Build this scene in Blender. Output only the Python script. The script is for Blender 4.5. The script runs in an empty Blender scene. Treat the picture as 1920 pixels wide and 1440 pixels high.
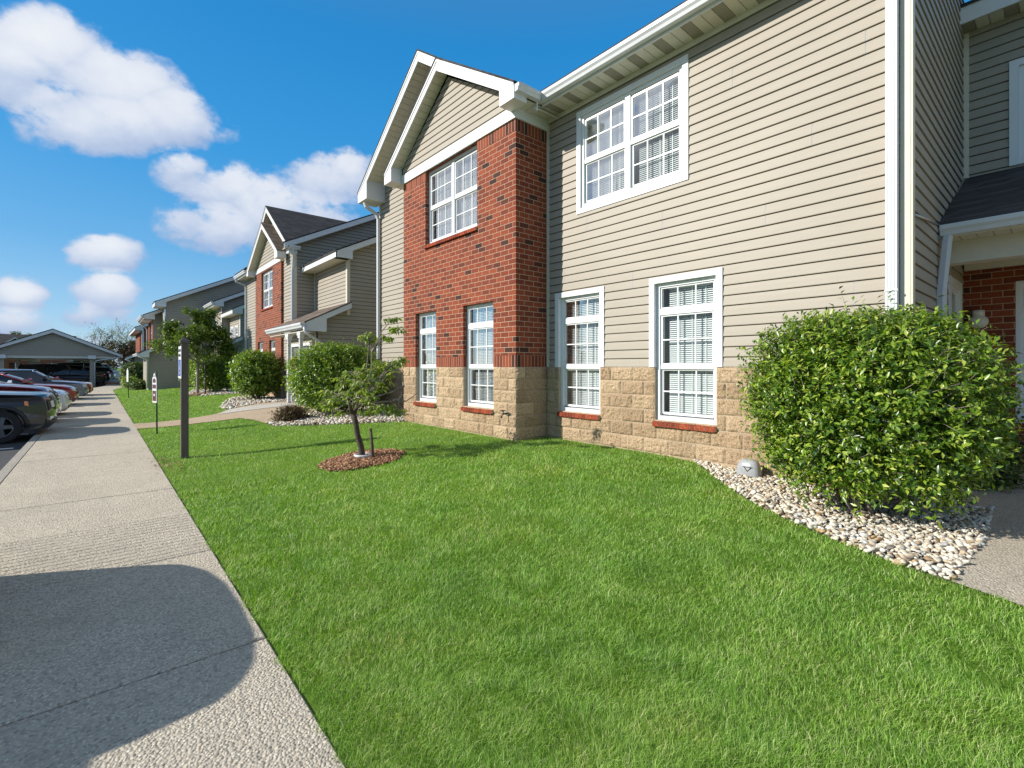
import bpy, bmesh, math, random
import numpy as np
from mathutils import Vector, Matrix, noise as mnoise
from mathutils.geometry import tessellate_polygon
random.seed(7); RNG = np.random.default_rng(11)
R = math.radians
scene = bpy.context.scene
COL = scene.collection

# ------------------------------------------------------------------ helpers
class MB:
    """collects faces, then links them as ONE mesh object"""
    def __init__(s): s.v = []; s.f = []; s.m = []; s.sm = []
    def add(s, vs, fs, mi=0, smooth=False):
        o = len(s.v); s.v.extend(tuple(map(float, p)) for p in vs)
        for f in fs:
            s.f.append(tuple(o + i for i in f)); s.m.append(mi); s.sm.append(smooth)
    def quad(s, a, b, c, d, mi=0): s.add([a, b, c, d], [(0, 1, 2, 3)], mi)
    def box(s, x0, x1, y0, y1, z0, z1, mi=0):
        s.add([(x0,y0,z0),(x1,y0,z0),(x1,y1,z0),(x0,y1,z0),(x0,y0,z1),(x1,y0,z1),(x1,y1,z1),(x0,y1,z1)],
              [(0,3,2,1),(4,5,6,7),(0,1,5,4),(1,2,6,5),(2,3,7,6),(3,0,4,7)], mi)
    def hexa(s, p, mi=0):   # 8 points, bottom ring then top ring
        s.add(p, [(0,3,2,1),(4,5,6,7),(0,1,5,4),(1,2,6,5),(2,3,7,6),(3,0,4,7)], mi)
    def prism(s, poly, fn, a, b, mi=0):
        """polygon of 2d points swept from a to b; fn(u, v, t) gives the 3d point"""
        n = len(poly)
        vs = [fn(u, v, a) for u, v in poly] + [fn(u, v, b) for u, v in poly]
        fs = [(i, (i+1) % n, n+(i+1) % n, n+i) for i in range(n)]
        tri = tessellate_polygon([[Vector((u, v, 0)) for u, v in poly]])
        fs += [tuple(t) for t in tri] + [tuple(n+i for i in reversed(t)) for t in tri]
        s.add(vs, fs, mi)
    def tube(s, pts, rad, n=6, mi=0, cap=True):
        pts = [Vector(p) for p in pts]
        if not hasattr(rad, '__len__'): rad = [rad]*len(pts)
        o = len(s.v); up = Vector((.31, .17, .93))
        for i, p in enumerate(pts):
            t = (pts[min(i+1, len(pts)-1)] - pts[max(i-1, 0)])
            t = t.normalized() if t.length > 1e-9 else Vector((0, 0, 1))
            a = t.cross(up)
            if a.length < .05: a = t.cross(Vector((1, 0, 0)))
            a.normalize(); b = t.cross(a)
            for k in range(n):
                w = 2*math.pi*k/n
                s.v.append(tuple(p + (a*math.cos(w) + b*math.sin(w))*rad[i]))
        for i in range(len(pts)-1):
            for k in range(n):
                s.f.append((o+i*n+k, o+i*n+(k+1) % n, o+(i+1)*n+(k+1) % n, o+(i+1)*n+k)); s.m.append(mi); s.sm.append(True)
        if cap:
            s.f.append(tuple(o+k for k in range(n))); s.m.append(mi); s.sm.append(False)
            e = o+(len(pts)-1)*n
            s.f.append(tuple(e+k for k in range(n))); s.m.append(mi); s.sm.append(False)
    def lathe(s, prof, c, n=16, mi=0):
        o = len(s.v)
        for r, z in prof:
            for k in range(n):
                w = 2*math.pi*k/n; s.v.append((c[0]+r*math.cos(w), c[1]+r*math.sin(w), c[2]+z))
        for i in range(len(prof)-1):
            for k in range(n):
                s.f.append((o+i*n+k, o+i*n+(k+1) % n, o+(i+1)*n+(k+1) % n, o+(i+1)*n+k)); s.m.append(mi); s.sm.append(True)
    def build(s, name, mats, parent=None, fix=True):
        me = bpy.data.meshes.new(name)
        me.from_pydata(s.v, [], s.f)
        if not isinstance(mats, (list, tuple)): mats = [mats]
        for m in mats: me.materials.append(m)
        me.polygons.foreach_set('material_index', s.m); me.polygons.foreach_set('use_smooth', s.sm)
        if fix:
            bm = bmesh.new(); bm.from_mesh(me); bmesh.ops.recalc_face_normals(bm, faces=bm.faces); bm.to_mesh(me); bm.free()
        return link(name, me, parent)

def origin_of(o):
    v = Vector((0, 0, 0))
    while o is not None:
        v += Vector(o.location); o = o.parent
    return v
def link(name, me, parent=None):
    """meshes are made in world coordinates; under a parent they are shifted by the parent's origin"""
    q = parent
    while q is not None and q.parent is not None: q = q.parent
    if parent is not None and not q.get('local'):
        me.transform(Matrix.Translation(-origin_of(parent)))
    o = bpy.data.objects.new(name, me); COL.objects.link(o)
    if parent is not None:
        o.parent = parent
    return o
def raw_mesh(name, verts, faces, mats, parent=None, smooth=False):
    """verts (n,3), faces (m,k) arrays"""
    me = bpy.data.meshes.new(name)
    verts = np.ascontiguousarray(verts, dtype=np.float32); faces = np.ascontiguousarray(faces, dtype=np.int32)
    k = faces.shape[1]
    me.vertices.add(len(verts)); me.vertices.foreach_set('co', verts.ravel())
    me.loops.add(faces.size); me.loops.foreach_set('vertex_index', faces.ravel())
    me.polygons.add(len(faces)); me.polygons.foreach_set('loop_start', np.arange(0, faces.size, k, dtype=np.int32))
    me.polygons.foreach_set('loop_total', np.full(len(faces), k, dtype=np.int32))
    if smooth: me.polygons.foreach_set('use_smooth', np.ones(len(faces), dtype=bool))
    if not isinstance(mats, (list, tuple)): mats = [mats]
    for m in mats: me.materials.append(m)
    me.update(calc_edges=True); me.validate()
    return link(name, me, parent)
def thing(name, label, cat, loc=(0, 0, 0), rz=0, group=None, local=False):
    o = bpy.data.objects.new(name, None); COL.objects.link(o)
    o.location = loc; o.rotation_euler = (0, 0, rz); o.empty_display_size = .2
    if local: o['local'] = 1
    return tag(o, label, cat, group)
def tag(o, label, cat, group=None):
    o['label'] = label; o['category'] = cat
    if group: o['group'] = group
    return o
def kind(o, k): o['kind'] = k; return o

# ------------------------------------------------------------------ materials
def newmat(name):
    m = bpy.data.materials.new(name); m.use_nodes = True
    nt = m.node_tree; return m, nt, nt.nodes, nt.links, nt.nodes['Principled BSDF']
def mk(n, t, **kw):
    x = n.new(t)
    for k, v in kw.items():
        if k in x.inputs: x.inputs[k].default_value = v
        else: setattr(x, k, v)
    return x
def ramp(n, stops, interp='LINEAR'):
    r = n.new('ShaderNodeValToRGB'); r.color_ramp.interpolation = interp
    e = r.color_ramp.elements
    while len(e) < len(stops): e.new(.5)
    for i, (p, c) in enumerate(stops):
        e[i].position = p; e[i].color = (*c, 1) if len(c) == 3 else c
    return r
def plain(name, col, rough=.5, metal=0, var=.12, scale=6, bump=0, bscale=80, spec=.5, coat=0, streak=False):
    m, nt, n, l, b = newmat(name)
    tc = n.new('ShaderNodeTexCoord')
    mp = n.new('ShaderNodeMapping'); l.new(tc.outputs['Object'], mp.inputs['Vector'])
    if streak: mp.inputs['Scale'].default_value = (1, 1, .12)
    nz = mk(n, 'ShaderNodeTexNoise', Scale=scale, Detail=6.0, Roughness=.6); l.new(mp.outputs[0], nz.inputs['Vector'])
    r = ramp(n, [(.28, tuple(c*(1-var) for c in col)), (.72, tuple(min(1, c*(1+var)) for c in col))])
    l.new(nz.outputs['Fac'], r.inputs['Fac']); l.new(r.outputs['Color'], b.inputs['Base Color'])
    b.inputs['Roughness'].default_value = rough; b.inputs['Metallic'].default_value = metal
    b.inputs['Specular IOR Level'].default_value = spec
    if coat: b.inputs['Coat Weight'].default_value = coat; b.inputs['Coat Roughness'].default_value = .04
    if bump:
        n2 = mk(n, 'ShaderNodeTexNoise', Scale=bscale, Detail=4.0); l.new(tc.outputs['Object'], n2.inputs['Vector'])
        bp = mk(n, 'ShaderNodeBump', Strength=bump, Distance=.01); l.new(n2.outputs['Fac'], bp.inputs['Height']); l.new(bp.outputs[0], b.inputs['Normal'])
    return m
def island(name, stops, rough=.6, transl=0, noise_amt=0, spec=.4, bump=0):
    """colour picked per loose piece (leaf, pebble, blade)"""
    m, nt, n, l, b = newmat(name)
    g = n.new('ShaderNodeNewGeometry')
    r = ramp(n, stops); l.new(g.outputs['Random Per Island'], r.inputs['Fac'])
    c = r.outputs['Color']
    if noise_amt:
        tc = n.new('ShaderNodeTexCoord'); nz = mk(n, 'ShaderNodeTexNoise', Scale=noise_amt, Detail=3.0); l.new(tc.outputs['Object'], nz.inputs['Vector'])
        rr = ramp(n, [(.3, (.62, .62, .62)), (.7, (1.3, 1.3, 1.25))]); l.new(nz.outputs['Fac'], rr.inputs['Fac'])
        mx = mk(n, 'ShaderNodeMix', data_type='RGBA', blend_type='MULTIPLY'); mx.inputs[0].default_value = 1
        l.new(c, mx.inputs[6]); l.new(rr.outputs['Color'], mx.inputs[7]); c = mx.outputs[2]
    l.new(c, b.inputs['Base Color']); b.inputs['Roughness'].default_value = rough; b.inputs['Specular IOR Level'].default_value = spec
    if bump:
        tc = n.new('ShaderNodeTexCoord'); n2 = mk(n, 'ShaderNodeTexNoise', Scale=bump, Detail=3.0); l.new(tc.outputs['Object'], n2.inputs['Vector'])
        bp = mk(n, 'ShaderNodeBump', Strength=.4, Distance=.004); l.new(n2.outputs['Fac'], bp.inputs['Height']); l.new(bp.outputs[0], b.inputs['Normal'])
    if transl:
        t = n.new('ShaderNodeBsdfTranslucent')
        hs = mk(n, 'ShaderNodeHueSaturation', Saturation=1.15, Value=1.5); l.new(c, hs.inputs['Color']); l.new(hs.outputs[0], t.inputs['Color'])
        ms = n.new('ShaderNodeMixShader'); ms.inputs[0].default_value = transl
        l.new(b.outputs[0], ms.inputs[1]); l.new(t.outputs[0], ms.inputs[2]); l.new(ms.outputs[0], n['Material Output'].inputs['Surface'])
    return m
def wallcoord(n, l):
    """(x+y, z): runs along any upright wall that faces an axis"""
    tc = n.new('ShaderNodeTexCoord'); sp = n.new('ShaderNodeSeparateXYZ'); l.new(tc.outputs['Object'], sp.inputs[0])
    ad = mk(n, 'ShaderNodeMath', operation='ADD'); l.new(sp.outputs[0], ad.inputs[0]); l.new(sp.outputs[1], ad.inputs[1])
    return tc, ad.outputs[0], sp.outputs[2]
def brick_mat(name, soldier=False, dark=1.0, width=.2133, row=.0872):
    m, nt, n, l, b = newmat(name)
    tc, u, v = wallcoord(n, l)
    cb = n.new('ShaderNodeCombineXYZ')
    if soldier: l.new(v, cb.inputs[0]); l.new(u, cb.inputs[1])
    else: l.new(u, cb.inputs[0]); l.new(v, cb.inputs[1])
    bt = n.new('ShaderNodeTexBrick'); l.new(cb.outputs[0], bt.inputs['Vector'])
    bt.offset = 0 if soldier else .5
    for k, val in dict(Scale=1.0).items(): bt.inputs[k].default_value = val
    bt.inputs['Mortar Size'].default_value = .0048; bt.inputs['Mortar Smooth'].default_value = .12
    bt.inputs['Brick Width'].default_value = 5.0 if soldier else width; bt.inputs['Row Height'].default_value = row if not soldier else .0785
    bt.inputs['Color1'].default_value = (0, 0, 0, 1); bt.inputs['Color2'].default_value = (1, 1, 1, 1); bt.inputs['Mortar'].default_value = (.5, .5, .5, 1); bt.inputs['Bias'].default_value = 0
    d = dark
    pal = ramp(n, [(0, (.035*d, .018*d, .016*d)), (.045, (.07*d, .027*d, .02*d)), (.11, (.15*d, .036*d, .02*d)), (.4, (.205*d, .046*d, .021*d)), (.7, (.265*d, .063*d, .028*d)), (1, (.18*d, .041*d, .021*d))])
    l.new(bt.outputs['Color'], pal.inputs['Fac'])
    nz = mk(n, 'ShaderNodeTexNoise', Scale=38.0, Detail=6.0, Roughness=.65); l.new(tc.outputs['Object'], nz.inputs['Vector'])
    nr = ramp(n, [(.3, (.72, .7, .68)), (.72, (1.22, 1.2, 1.18))]); l.new(nz.outputs['Fac'], nr.inputs['Fac'])
    mu = mk(n, 'ShaderNodeMix', data_type='RGBA', blend_type='MULTIPLY'); mu.inputs[0].default_value = 1
    l.new(pal.outputs['Color'], mu.inputs[6]); l.new(nr.outputs['Color'], mu.inputs[7])
    mo = mk(n, 'ShaderNodeMix', data_type='RGBA'); l.new(bt.outputs['Fac'], mo.inputs[0]); l.new(mu.outputs[2], mo.inputs[6])
    mo.inputs[7].default_value = (.42*d, .30*d, .205*d, 1)
    l.new(mo.outputs[2], b.inputs['Base Color']); b.inputs['Roughness'].default_value = .85; b.inputs['Specular IOR Level'].default_value = .25
    mp = mk(n, 'ShaderNodeMath', operation='MULTIPLY_ADD'); mp.inputs[1].default_value = -1.0; mp.inputs[2].default_value = 1.0
    l.new(bt.outputs['Fac'], mp.inputs[0])
    a2 = mk(n, 'ShaderNodeMath', operation='MULTIPLY_ADD'); a2.inputs[1].default_value = .25; l.new(nz.outputs['Fac'], a2.inputs[0]); l.new(mp.outputs[0], a2.inputs[2])
    bp = mk(n, 'ShaderNodeBump', Strength=.55, Distance=.008); l.new(a2.outputs[0], bp.inputs['Height']); l.new(bp.outputs[0], b.inputs['Normal'])
    return m
def stone_mat():
    m, nt, n, l, b = newmat('split_face_block')
    g = n.new('ShaderNodeNewGeometry'); tc = n.new('ShaderNodeTexCoord')
    r = ramp(n, [(0, (.40, .28, .175)), (.35, (.50, .36, .225)), (.7, (.58, .43, .275)), (1, (.45, .325, .205))]); l.new(g.outputs['Random Per Island'], r.inputs['Fac'])
    nz = mk(n, 'ShaderNodeTexNoise', Scale=42.0, Detail=9.0, Roughness=.78); l.new(tc.outputs['Object'], nz.inputs['Vector'])
    nr = ramp(n, [(.3, (.5, .46, .42)), (.52, (1.0, 1.0, 1.0)), (.72, (1.45, 1.42, 1.38))]); l.new(nz.outputs['Fac'], nr.inputs['Fac'])
    mu = mk(n, 'ShaderNodeMix', data_type='RGBA', blend_type='MULTIPLY'); mu.inputs[0].default_value = 1
    l.new(r.outputs['Color'], mu.inputs[6]); l.new(nr.outputs['Color'], mu.inputs[7]); l.new(mu.outputs[2], b.inputs['Base Color'])
    b.inputs['Roughness'].default_value = .92; b.inputs['Specular IOR Level'].default_value = .2
    bp = mk(n, 'ShaderNodeBump', Strength=1.0, Distance=.03); l.new(nz.outputs['Fac'], bp.inputs['Height']); l.new(bp.outputs[0], b.inputs['Normal'])
    return m
def siding_mat(name, col):
    m, nt, n, l, b = newmat(name)
    tc = n.new('ShaderNodeTexCoord'); mp = n.new('ShaderNodeMapping'); l.new(tc.outputs['Object'], mp.inputs['Vector'])
    mp.inputs['Scale'].default_value = (1, 1, 14)
    nz = mk(n, 'ShaderNodeTexNoise', Scale=2.2, Detail=7.0, Roughness=.65); l.new(mp.outputs[0], nz.inputs['Vector'])
    n3 = mk(n, 'ShaderNodeTexNoise', Scale=.9, Detail=4.0); l.new(tc.outputs['Object'], n3.inputs['Vector'])
    ad = mk(n, 'ShaderNodeMath', operation='MULTIPLY_ADD'); ad.inputs[1].default_value = .5; l.new(n3.outputs['Fac'], ad.inputs[0]); 
    hf = mk(n, 'ShaderNodeMath', operation='MULTIPLY'); hf.inputs[1].default_value = .5; l.new(nz.outputs['Fac'], hf.inputs[0]); l.new(hf.outputs[0], ad.inputs[2])
    r = ramp(n, [(.3, tuple(c*.9 for c in col)), (.7, tuple(c*1.07 for c in col))]); l.new(ad.outputs[0], r.inputs['Fac']); l.new(r.outputs['Color'], b.inputs['Base Color'])
    b.inputs['Roughness'].default_value = .55; b.inputs['Specular IOR Level'].default_value = .35
    n2 = mk(n, 'ShaderNodeTexNoise', Scale=30.0, Detail=5.0); mp2 = n.new('ShaderNodeMapping'); mp2.inputs['Scale'].default_value = (1, 1, 6); l.new(tc.outputs['Object'], mp2.inputs['Vector']); l.new(mp2.outputs[0], n2.inputs['Vector'])
    bp = mk(n, 'ShaderNodeBump', Strength=.12, Distance=.004); l.new(n2.outputs['Fac'], bp.inputs['Height']); l.new(bp.outputs[0], b.inputs['Normal'])
    return m
def shingle_mat(name, col):
    m, nt, n, l, b = newmat(name)
    tc, u, v = wallcoord(n, l)
    # courses follow height; tabs run along the roof
    cb = n.new('ShaderNodeCombineXYZ'); l.new(u, cb.inputs[0]); l.new(v, cb.inputs[1])
    bt = n.new('ShaderNodeTexBrick'); l.new(cb.outputs[0], bt.inputs['Vector'])
    bt.inputs['Scale'].default_value = 1; bt.inputs['Mortar Size'].default_value = .005; bt.inputs['Brick Width'].default_value = .3; bt.inputs['Row Height'].default_value = .066
    bt.inputs['Color1'].default_value = (0, 0, 0, 1); bt.inputs['Color2'].default_value = (1, 1, 1, 1); bt.inputs['Mortar'].default_value = (0, 0, 0, 1)
    r = ramp(n, [(0, tuple(c*.55 for c in col)), (.5, col), (1, tuple(c*1.6 for c in col))]); l.new(bt.outputs['Color'], r.inputs['Fac'])
    nz = mk(n, 'ShaderNodeTexNoise', Scale=160.0, Detail=3.0); l.new(tc.outputs['Object'], nz.inputs['Vector'])
    nr = ramp(n, [(.3, (.6, .6, .6)), (.7, (1.4, 1.4, 1.4))]); l.new(nz.outputs['Fac'], nr.inputs['Fac'])
    mu = mk(n, 'ShaderNodeMix', data_type='RGBA', blend_type='MULTIPLY'); mu.inputs[0].default_value = 1
    l.new(r.outputs['Color'], mu.inputs[6]); l.new(nr.outputs['Color'], mu.inputs[7]); l.new(mu.outputs[2], b.inputs['Base Color'])
    b.inputs['Roughness'].default_value = .95
    bp = mk(n, 'ShaderNodeBump', Strength=.6, Distance=.01); l.new(bt.outputs['Color'], bp.inputs['Height']); l.new(bp.outputs[0], b.inputs['Normal'])
    return m
def glass_mat():
    m, nt, n, l, b = newmat('window_glass'); n.remove(b)
    tr = n.new('ShaderNodeBsdfTransparent'); tr.inputs[0].default_value = (.86, .9, .9, 1)
    gl = n.new('ShaderNodeBsdfGlossy'); gl.inputs['Roughness'].default_value = .012
    tc = n.new('ShaderNodeTexCoord'); nz = mk(n, 'ShaderNodeTexNoise', Scale=2.4, Detail=2.0); l.new(tc.outputs['Object'], nz.inputs['Vector'])
    bp = mk(n, 'ShaderNodeBump', Strength=.05, Distance=.02); l.new(nz.outputs['Fac'], bp.inputs['Height']); l.new(bp.outputs[0], gl.inputs['Normal'])
    fr = n.new('ShaderNodeFresnel'); fr.inputs[0].default_value = 1.5
    mu = mk(n, 'ShaderNodeMath', operation='MULTIPLY_ADD'); mu.inputs[1].default_value = .55; mu.inputs[2].default_value = .015; l.new(fr.outputs[0], mu.inputs[0]); mu.use_clamp = True
    ms = n.new('ShaderNodeMixShader'); l.new(mu.outputs[0], ms.inputs[0]); l.new(tr.outputs[0], ms.inputs[1]); l.new(gl.outputs[0], ms.inputs[2])
    l.new(ms.outputs[0], n['Material Output'].inputs['Surface'])
    return m
def concrete_mat(name, base, agg=True):
    m, nt, n, l, b = newmat(name)
    tc = n.new('ShaderNodeTexCoord')
    vo = mk(n, 'ShaderNodeTexVoronoi', Scale=80.0); vo.inputs['Randomness'].default_value = 1; l.new(tc.outputs['Object'], vo.inputs['Vector'])
    wn = n.new('ShaderNodeTexWhiteNoise'); l.new(vo.outputs['Position'], wn.inputs['Vector'])
    r = ramp(n, [(0, tuple(c*.3 for c in base)), (.22, tuple(c*.66 for c in base)), (.6, base), (.9, tuple(min(1, c*1.18) for c in base)), (1, tuple(min(.9, c*1.4) for c in base))]); l.new(wn.outputs['Value'], r.inputs['Fac'])
    nz = mk(n, 'ShaderNodeTexNoise', Scale=1.1, Detail=6.0, Roughness=.6); l.new(tc.outputs['Object'], nz.inputs['Vector'])
    nr = ramp(n, [(.3, (.8, .79, .78)), (.7, (1.12, 1.11, 1.1))]); l.new(nz.outputs['Fac'], nr.inputs['Fac'])
    mu = mk(n, 'ShaderNodeMix', data_type='RGBA', blend_type='MULTIPLY'); mu.inputs[0].default_value = 1
    g_ = n.new('ShaderNodeNewGeometry'); ir = ramp(n, [(0, (.86, .86, .87)), (.5, (1, .99, .97)), (1, (1.08, 1.06, 1.02))]); l.new(g_.outputs['Random Per Island'], ir.inputs['Fac'])
    st = mk(n, 'ShaderNodeTexNoise', Scale=4.5, Detail=7.0, Roughness=.7); l.new(tc.outputs['Object'], st.inputs['Vector']); sr = ramp(n, [(.28, (.58, .57, .56)), (.44, (.97, .97, .96)), (.8, (1.08, 1.07, 1.05))]); l.new(st.outputs['Fac'], sr.inputs['Fac'])
    m1 = mk(n, 'ShaderNodeMix', data_type='RGBA', blend_type='MULTIPLY'); m1.inputs[0].default_value = 1; l.new(nr.outputs['Color'], m1.inputs[6]); l.new(ir.outputs['Color'], m1.inputs[7])
    m2 = mk(n, 'ShaderNodeMix', data_type='RGBA', blend_type='MULTIPLY'); m2.inputs[0].default_value = 1; l.new(m1.outputs[2], m2.inputs[6]); l.new(sr.outputs['Color'], m2.inputs[7])
    l.new(r.outputs['Color'], mu.inputs[6]); l.new(m2.outputs[2], mu.inputs[7])
    ge = ramp(n, [(.0, (0, 0, 0)), (.55, (1, 1, 1))])
    l.new(vo.outputs['Distance'], ge.inputs['Fac'])
    gm = mk(n, 'ShaderNodeMix', data_type='RGBA'); gm.inputs[7].default_value = (*[c*.55 for c in base], 1)
    gf = mk(n, 'ShaderNodeMath', operation='MULTIPLY'); gf.inputs[1].default_value = .75; l.new(ge.outputs['Color'], gf.inputs[0])
    l.new(gf.outputs[0], gm.inputs[0]); l.new(mu.outputs[2], gm.inputs[6])
    l.new(gm.outputs[2], b.inputs['Base Color']); b.inputs['Roughness'].default_value = .9; b.inputs['Specular IOR Level'].default_value = .2
    bp = mk(n, 'ShaderNodeBump', Strength=.8, Distance=.008, invert=True); l.new(vo.outputs['Distance'], bp.inputs['Height']); l.new(bp.outputs[0], b.inputs['Normal'])
    return m

M = dict(
    siding=siding_mat('tan_vinyl_siding', (.338, .298, .238)),
    brick=brick_mat('red_brick'), soldier=brick_mat('red_brick_on_end', True), brick_far=brick_mat('far_red_brick'),
    stone=stone_mat(), mortar=plain('tan_mortar', (.42, .34, .24), .95, var=.2, scale=20, bump=.4),
    white=plain('white_trim', (.66, .665, .66), .42, var=.05, scale=3), vinyl=plain('white_vinyl', (.70, .71, .71), .35, var=.03, scale=3),
    gutter=plain('white_gutter_metal', (.6, .61, .62), .3, var=.07, scale=2, streak=True),
    soffit=plain('cream_soffit', (.62, .585, .49), .5, var=.06), vent=plain('soffit_vent_dark', (.3, .275, .22), .7, var=.2, scale=90),
    cornerpost=plain('beige_corner_post', (.6, .54, .43), .5, var=.05),
    shingle=shingle_mat('charcoal_shingle', (.04, .036, .034)), shingle2=shingle_mat('brown_shingle', (.12, .088, .068)),
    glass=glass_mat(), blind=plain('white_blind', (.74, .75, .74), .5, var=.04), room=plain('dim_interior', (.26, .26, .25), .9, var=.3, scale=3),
    curtain=plain('pale_curtain', (.55, .55, .53), .8, var=.2, scale=9),
    door=plain('grey_door_paint', (.13, .135, .14), .45, var=.08), metal=plain('dull_metal', (.5, .5, .5), .35, 1, var=.1),
    asphalt=plain('asphalt', (.05, .051, .054), .9, var=.28, scale=60, bump=.6, bscale=260),
    paint=plain('white_road_paint', (.7, .7, .68), .75, var=.15, scale=30),
    sidewalk=concrete_mat('exposed_aggregate_concrete', (.74, .65, .515)), walk=concrete_mat('tan_concrete', (.70, .535, .37)),
    joint=plain('dark_joint', (.07, .06, .05), .95), kerb=concrete_mat('kerb_concrete', (.57, .52, .44)),
    soil=None,
    blade=None, leaf=None,
    post=plain('dark_brown_post', (.10, .078, .066), .55, var=.15, scale=30, streak=True),
)
def soil_mat():
    m, nt, n, l, b = newmat('lawn_ground')
    tc = n.new('ShaderNodeTexCoord')
    a = mk(n, 'ShaderNodeTexNoise', Scale=.55, Detail=5.0); l.new(tc.outputs['Object'], a.inputs['Vector'])
    c = mk(n, 'ShaderNodeTexNoise', Scale=90.0, Detail=6.0, Roughness=.75); l.new(tc.outputs['Object'], c.inputs['Vector'])
    r1 = ramp(n, [(.3, (.07, .13, .016)), (.5, (.125, .22, .026)), (.72, (.20, .28, .045))]); 
    ad = mk(n, 'ShaderNodeMath', operation='MULTIPLY_ADD'); ad.inputs[1].default_value = .6; l.new(c.outputs['Fac'], ad.inputs[0])
    h = mk(n, 'ShaderNodeMath', operation='MULTIPLY'); h.inputs[1].default_value = .4; l.new(a.outputs['Fac'], h.inputs[0]); l.new(h.outputs[0], ad.inputs[2])
    l.new(ad.outputs[0], r1.inputs['Fac']); l.new(r1.outputs['Color'], b.inputs['Base Color']); b.inputs['Roughness'].default_value = .95; b.inputs['Specular IOR Level'].default_value = .15
    bp = mk(n, 'ShaderNodeBump', Strength=.8, Distance=.03); l.new(c.outputs['Fac'], bp.inputs['Height']); l.new(bp.outputs[0], b.inputs['Normal'])
    return m
def blade_mat():
    m = island('grass_blade', [(0, (.07, .165, .018)), (.35, (.20, .375, .042)), (.7, (.335, .52, .09)), (.9, (.50, .63, .21)), (1, (.68, .64, .38))], .5, .34, spec=.3)
    nt = m.node_tree; n, l = nt.nodes, nt.links
    b = n['Principled BSDF']; src = b.inputs['Base Color'].links[0].from_socket
    tc = n.new('ShaderNodeTexCoord'); nz = mk(n, 'ShaderNodeTexNoise', Scale=1.3, Detail=7.0, Roughness=.68); l.new(tc.outputs['Object'], nz.inputs['Vector'])
    rr = ramp(n, [(.26, (.62, .74, .72)), (.46, (.95, 1, .95)), (.58, (1.08, 1.03, 1.05)), (.74, (1.5, 1.16, 1.5))]); l.new(nz.outputs['Fac'], rr.inputs['Fac'])
    mx = mk(n, 'ShaderNodeMix', data_type='RGBA', blend_type='MULTIPLY'); mx.inputs[0].default_value = 1
    l.new(src, mx.inputs[6]); l.new(rr.outputs['Color'], mx.inputs[7])
    l.new(mx.outputs[2], b.inputs['Base Color'])
    for x in n:
        if x.type == 'HUE_SAT': l.new(mx.outputs[2], x.inputs['Color'])
    return m
M['soil'] = soil_mat(); M['blade'] = blade_mat()
M['leaf'] = island('hedge_leaf', [(0, (.03, .075, .01)), (.35, (.09, .175, .016)), (.65, (.20, .32, .03)), (.88, (.36, .46, .06)), (1, (.48, .52, .11))], .32, .34, spec=.6)
M['leaf_small'] = island('ornamental_leaf', [(0, (.1, .17, .025)), (.5, (.22, .31, .05)), (1, (.40, .45, .12))], .4, .35, spec=.4)
M['leaf_dark'] = island('dark_tree_leaf', [(0, (.035, .065, .014)), (.5, (.075, .125, .022)), (1, (.17, .22, .04))], .42, .22)
M['leaf_young'] = island('young_tree_leaf', [(0, (.05, .09, .018)), (.5, (.11, .175, .03)), (1, (.24, .30, .06))], .42, .3)
M['leaf_purple'] = island('bronze_leaf', [(0, (.03, .02, .013)), (.5, (.075, .05, .022)), (1, (.13, .11, .03))], .5, .2)
M['leaf_pale'] = island('distant_spring_leaf', [(0, (.12, .15, .06)), (.5, (.2, .24, .1)), (1, (.3, .32, .15))], .6, .3)
M['leaf_rust'] = island('rust_shrub_leaf', [(0, (.06, .022, .015)), (.5, (.1, .045, .02)), (1, (.12, .13, .03))], .5, .25)
M['bark'] = plain('dark_bark', (.075, .055, .042), .95, var=.45, scale=24, bump=.9, bscale=50)
M['bark_pale'] = plain('grey_bark', (.25, .21, .17), .95, var=.3, scale=20, bump=.6)
M['pebble'] = island('river_pebble', [(0, (.15, .13, .115)), (.1, (.38, .25, .13)), (.24, (.50, .43, .34)), (.55, (.62, .55, .44)), (.85, (.72, .67, .59)), (1, (.42, .41, .40))], .6, 0, 42, bump=60)
M['mulch'] = island('bark_mulch', [(0, (.12, .055, .03)), (.5, (.32, .155, .08)), (1, (.52, .32, .19))], .9, 0, 40)
# ------------------------------------------------------------------ terrain
def sstep(a, b, x):
    t = np.clip((x-a)/(b-a), 0, 1); return t*t*(3-2*t)
def walk_shift(y):           # the pavement bends to the right far down the street
    return 1.55*sstep(40., 52., np.asarray(y, dtype=float))
def zg(x, y):                # lawn height
    x = np.asarray(x, dtype=float); y = np.asarray(y, dtype=float)
    h = .27 - .09*sstep(4.2, 1.6, y)
    return -.012 + (h+.012)*sstep(.75, 4.9, x - walk_shift(y))
def Z(x, y): return float(zg(x, y))
def inpoly(x, y, poly):
    x = np.asarray(x); y = np.asarray(y); r = np.zeros(x.shape, bool); n = len(poly)
    for i in range(n):
        x0, y0 = poly[i]; x1, y1 = poly[(i+1) % n]
        c = ((y0 > y) != (y1 > y))
        with np.errstate(divide='ignore', invalid='ignore'):
            r ^= c & (x < (x1-x0)*(y-y0)/(y1-y0+1e-12)+x0)
    return r

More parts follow.
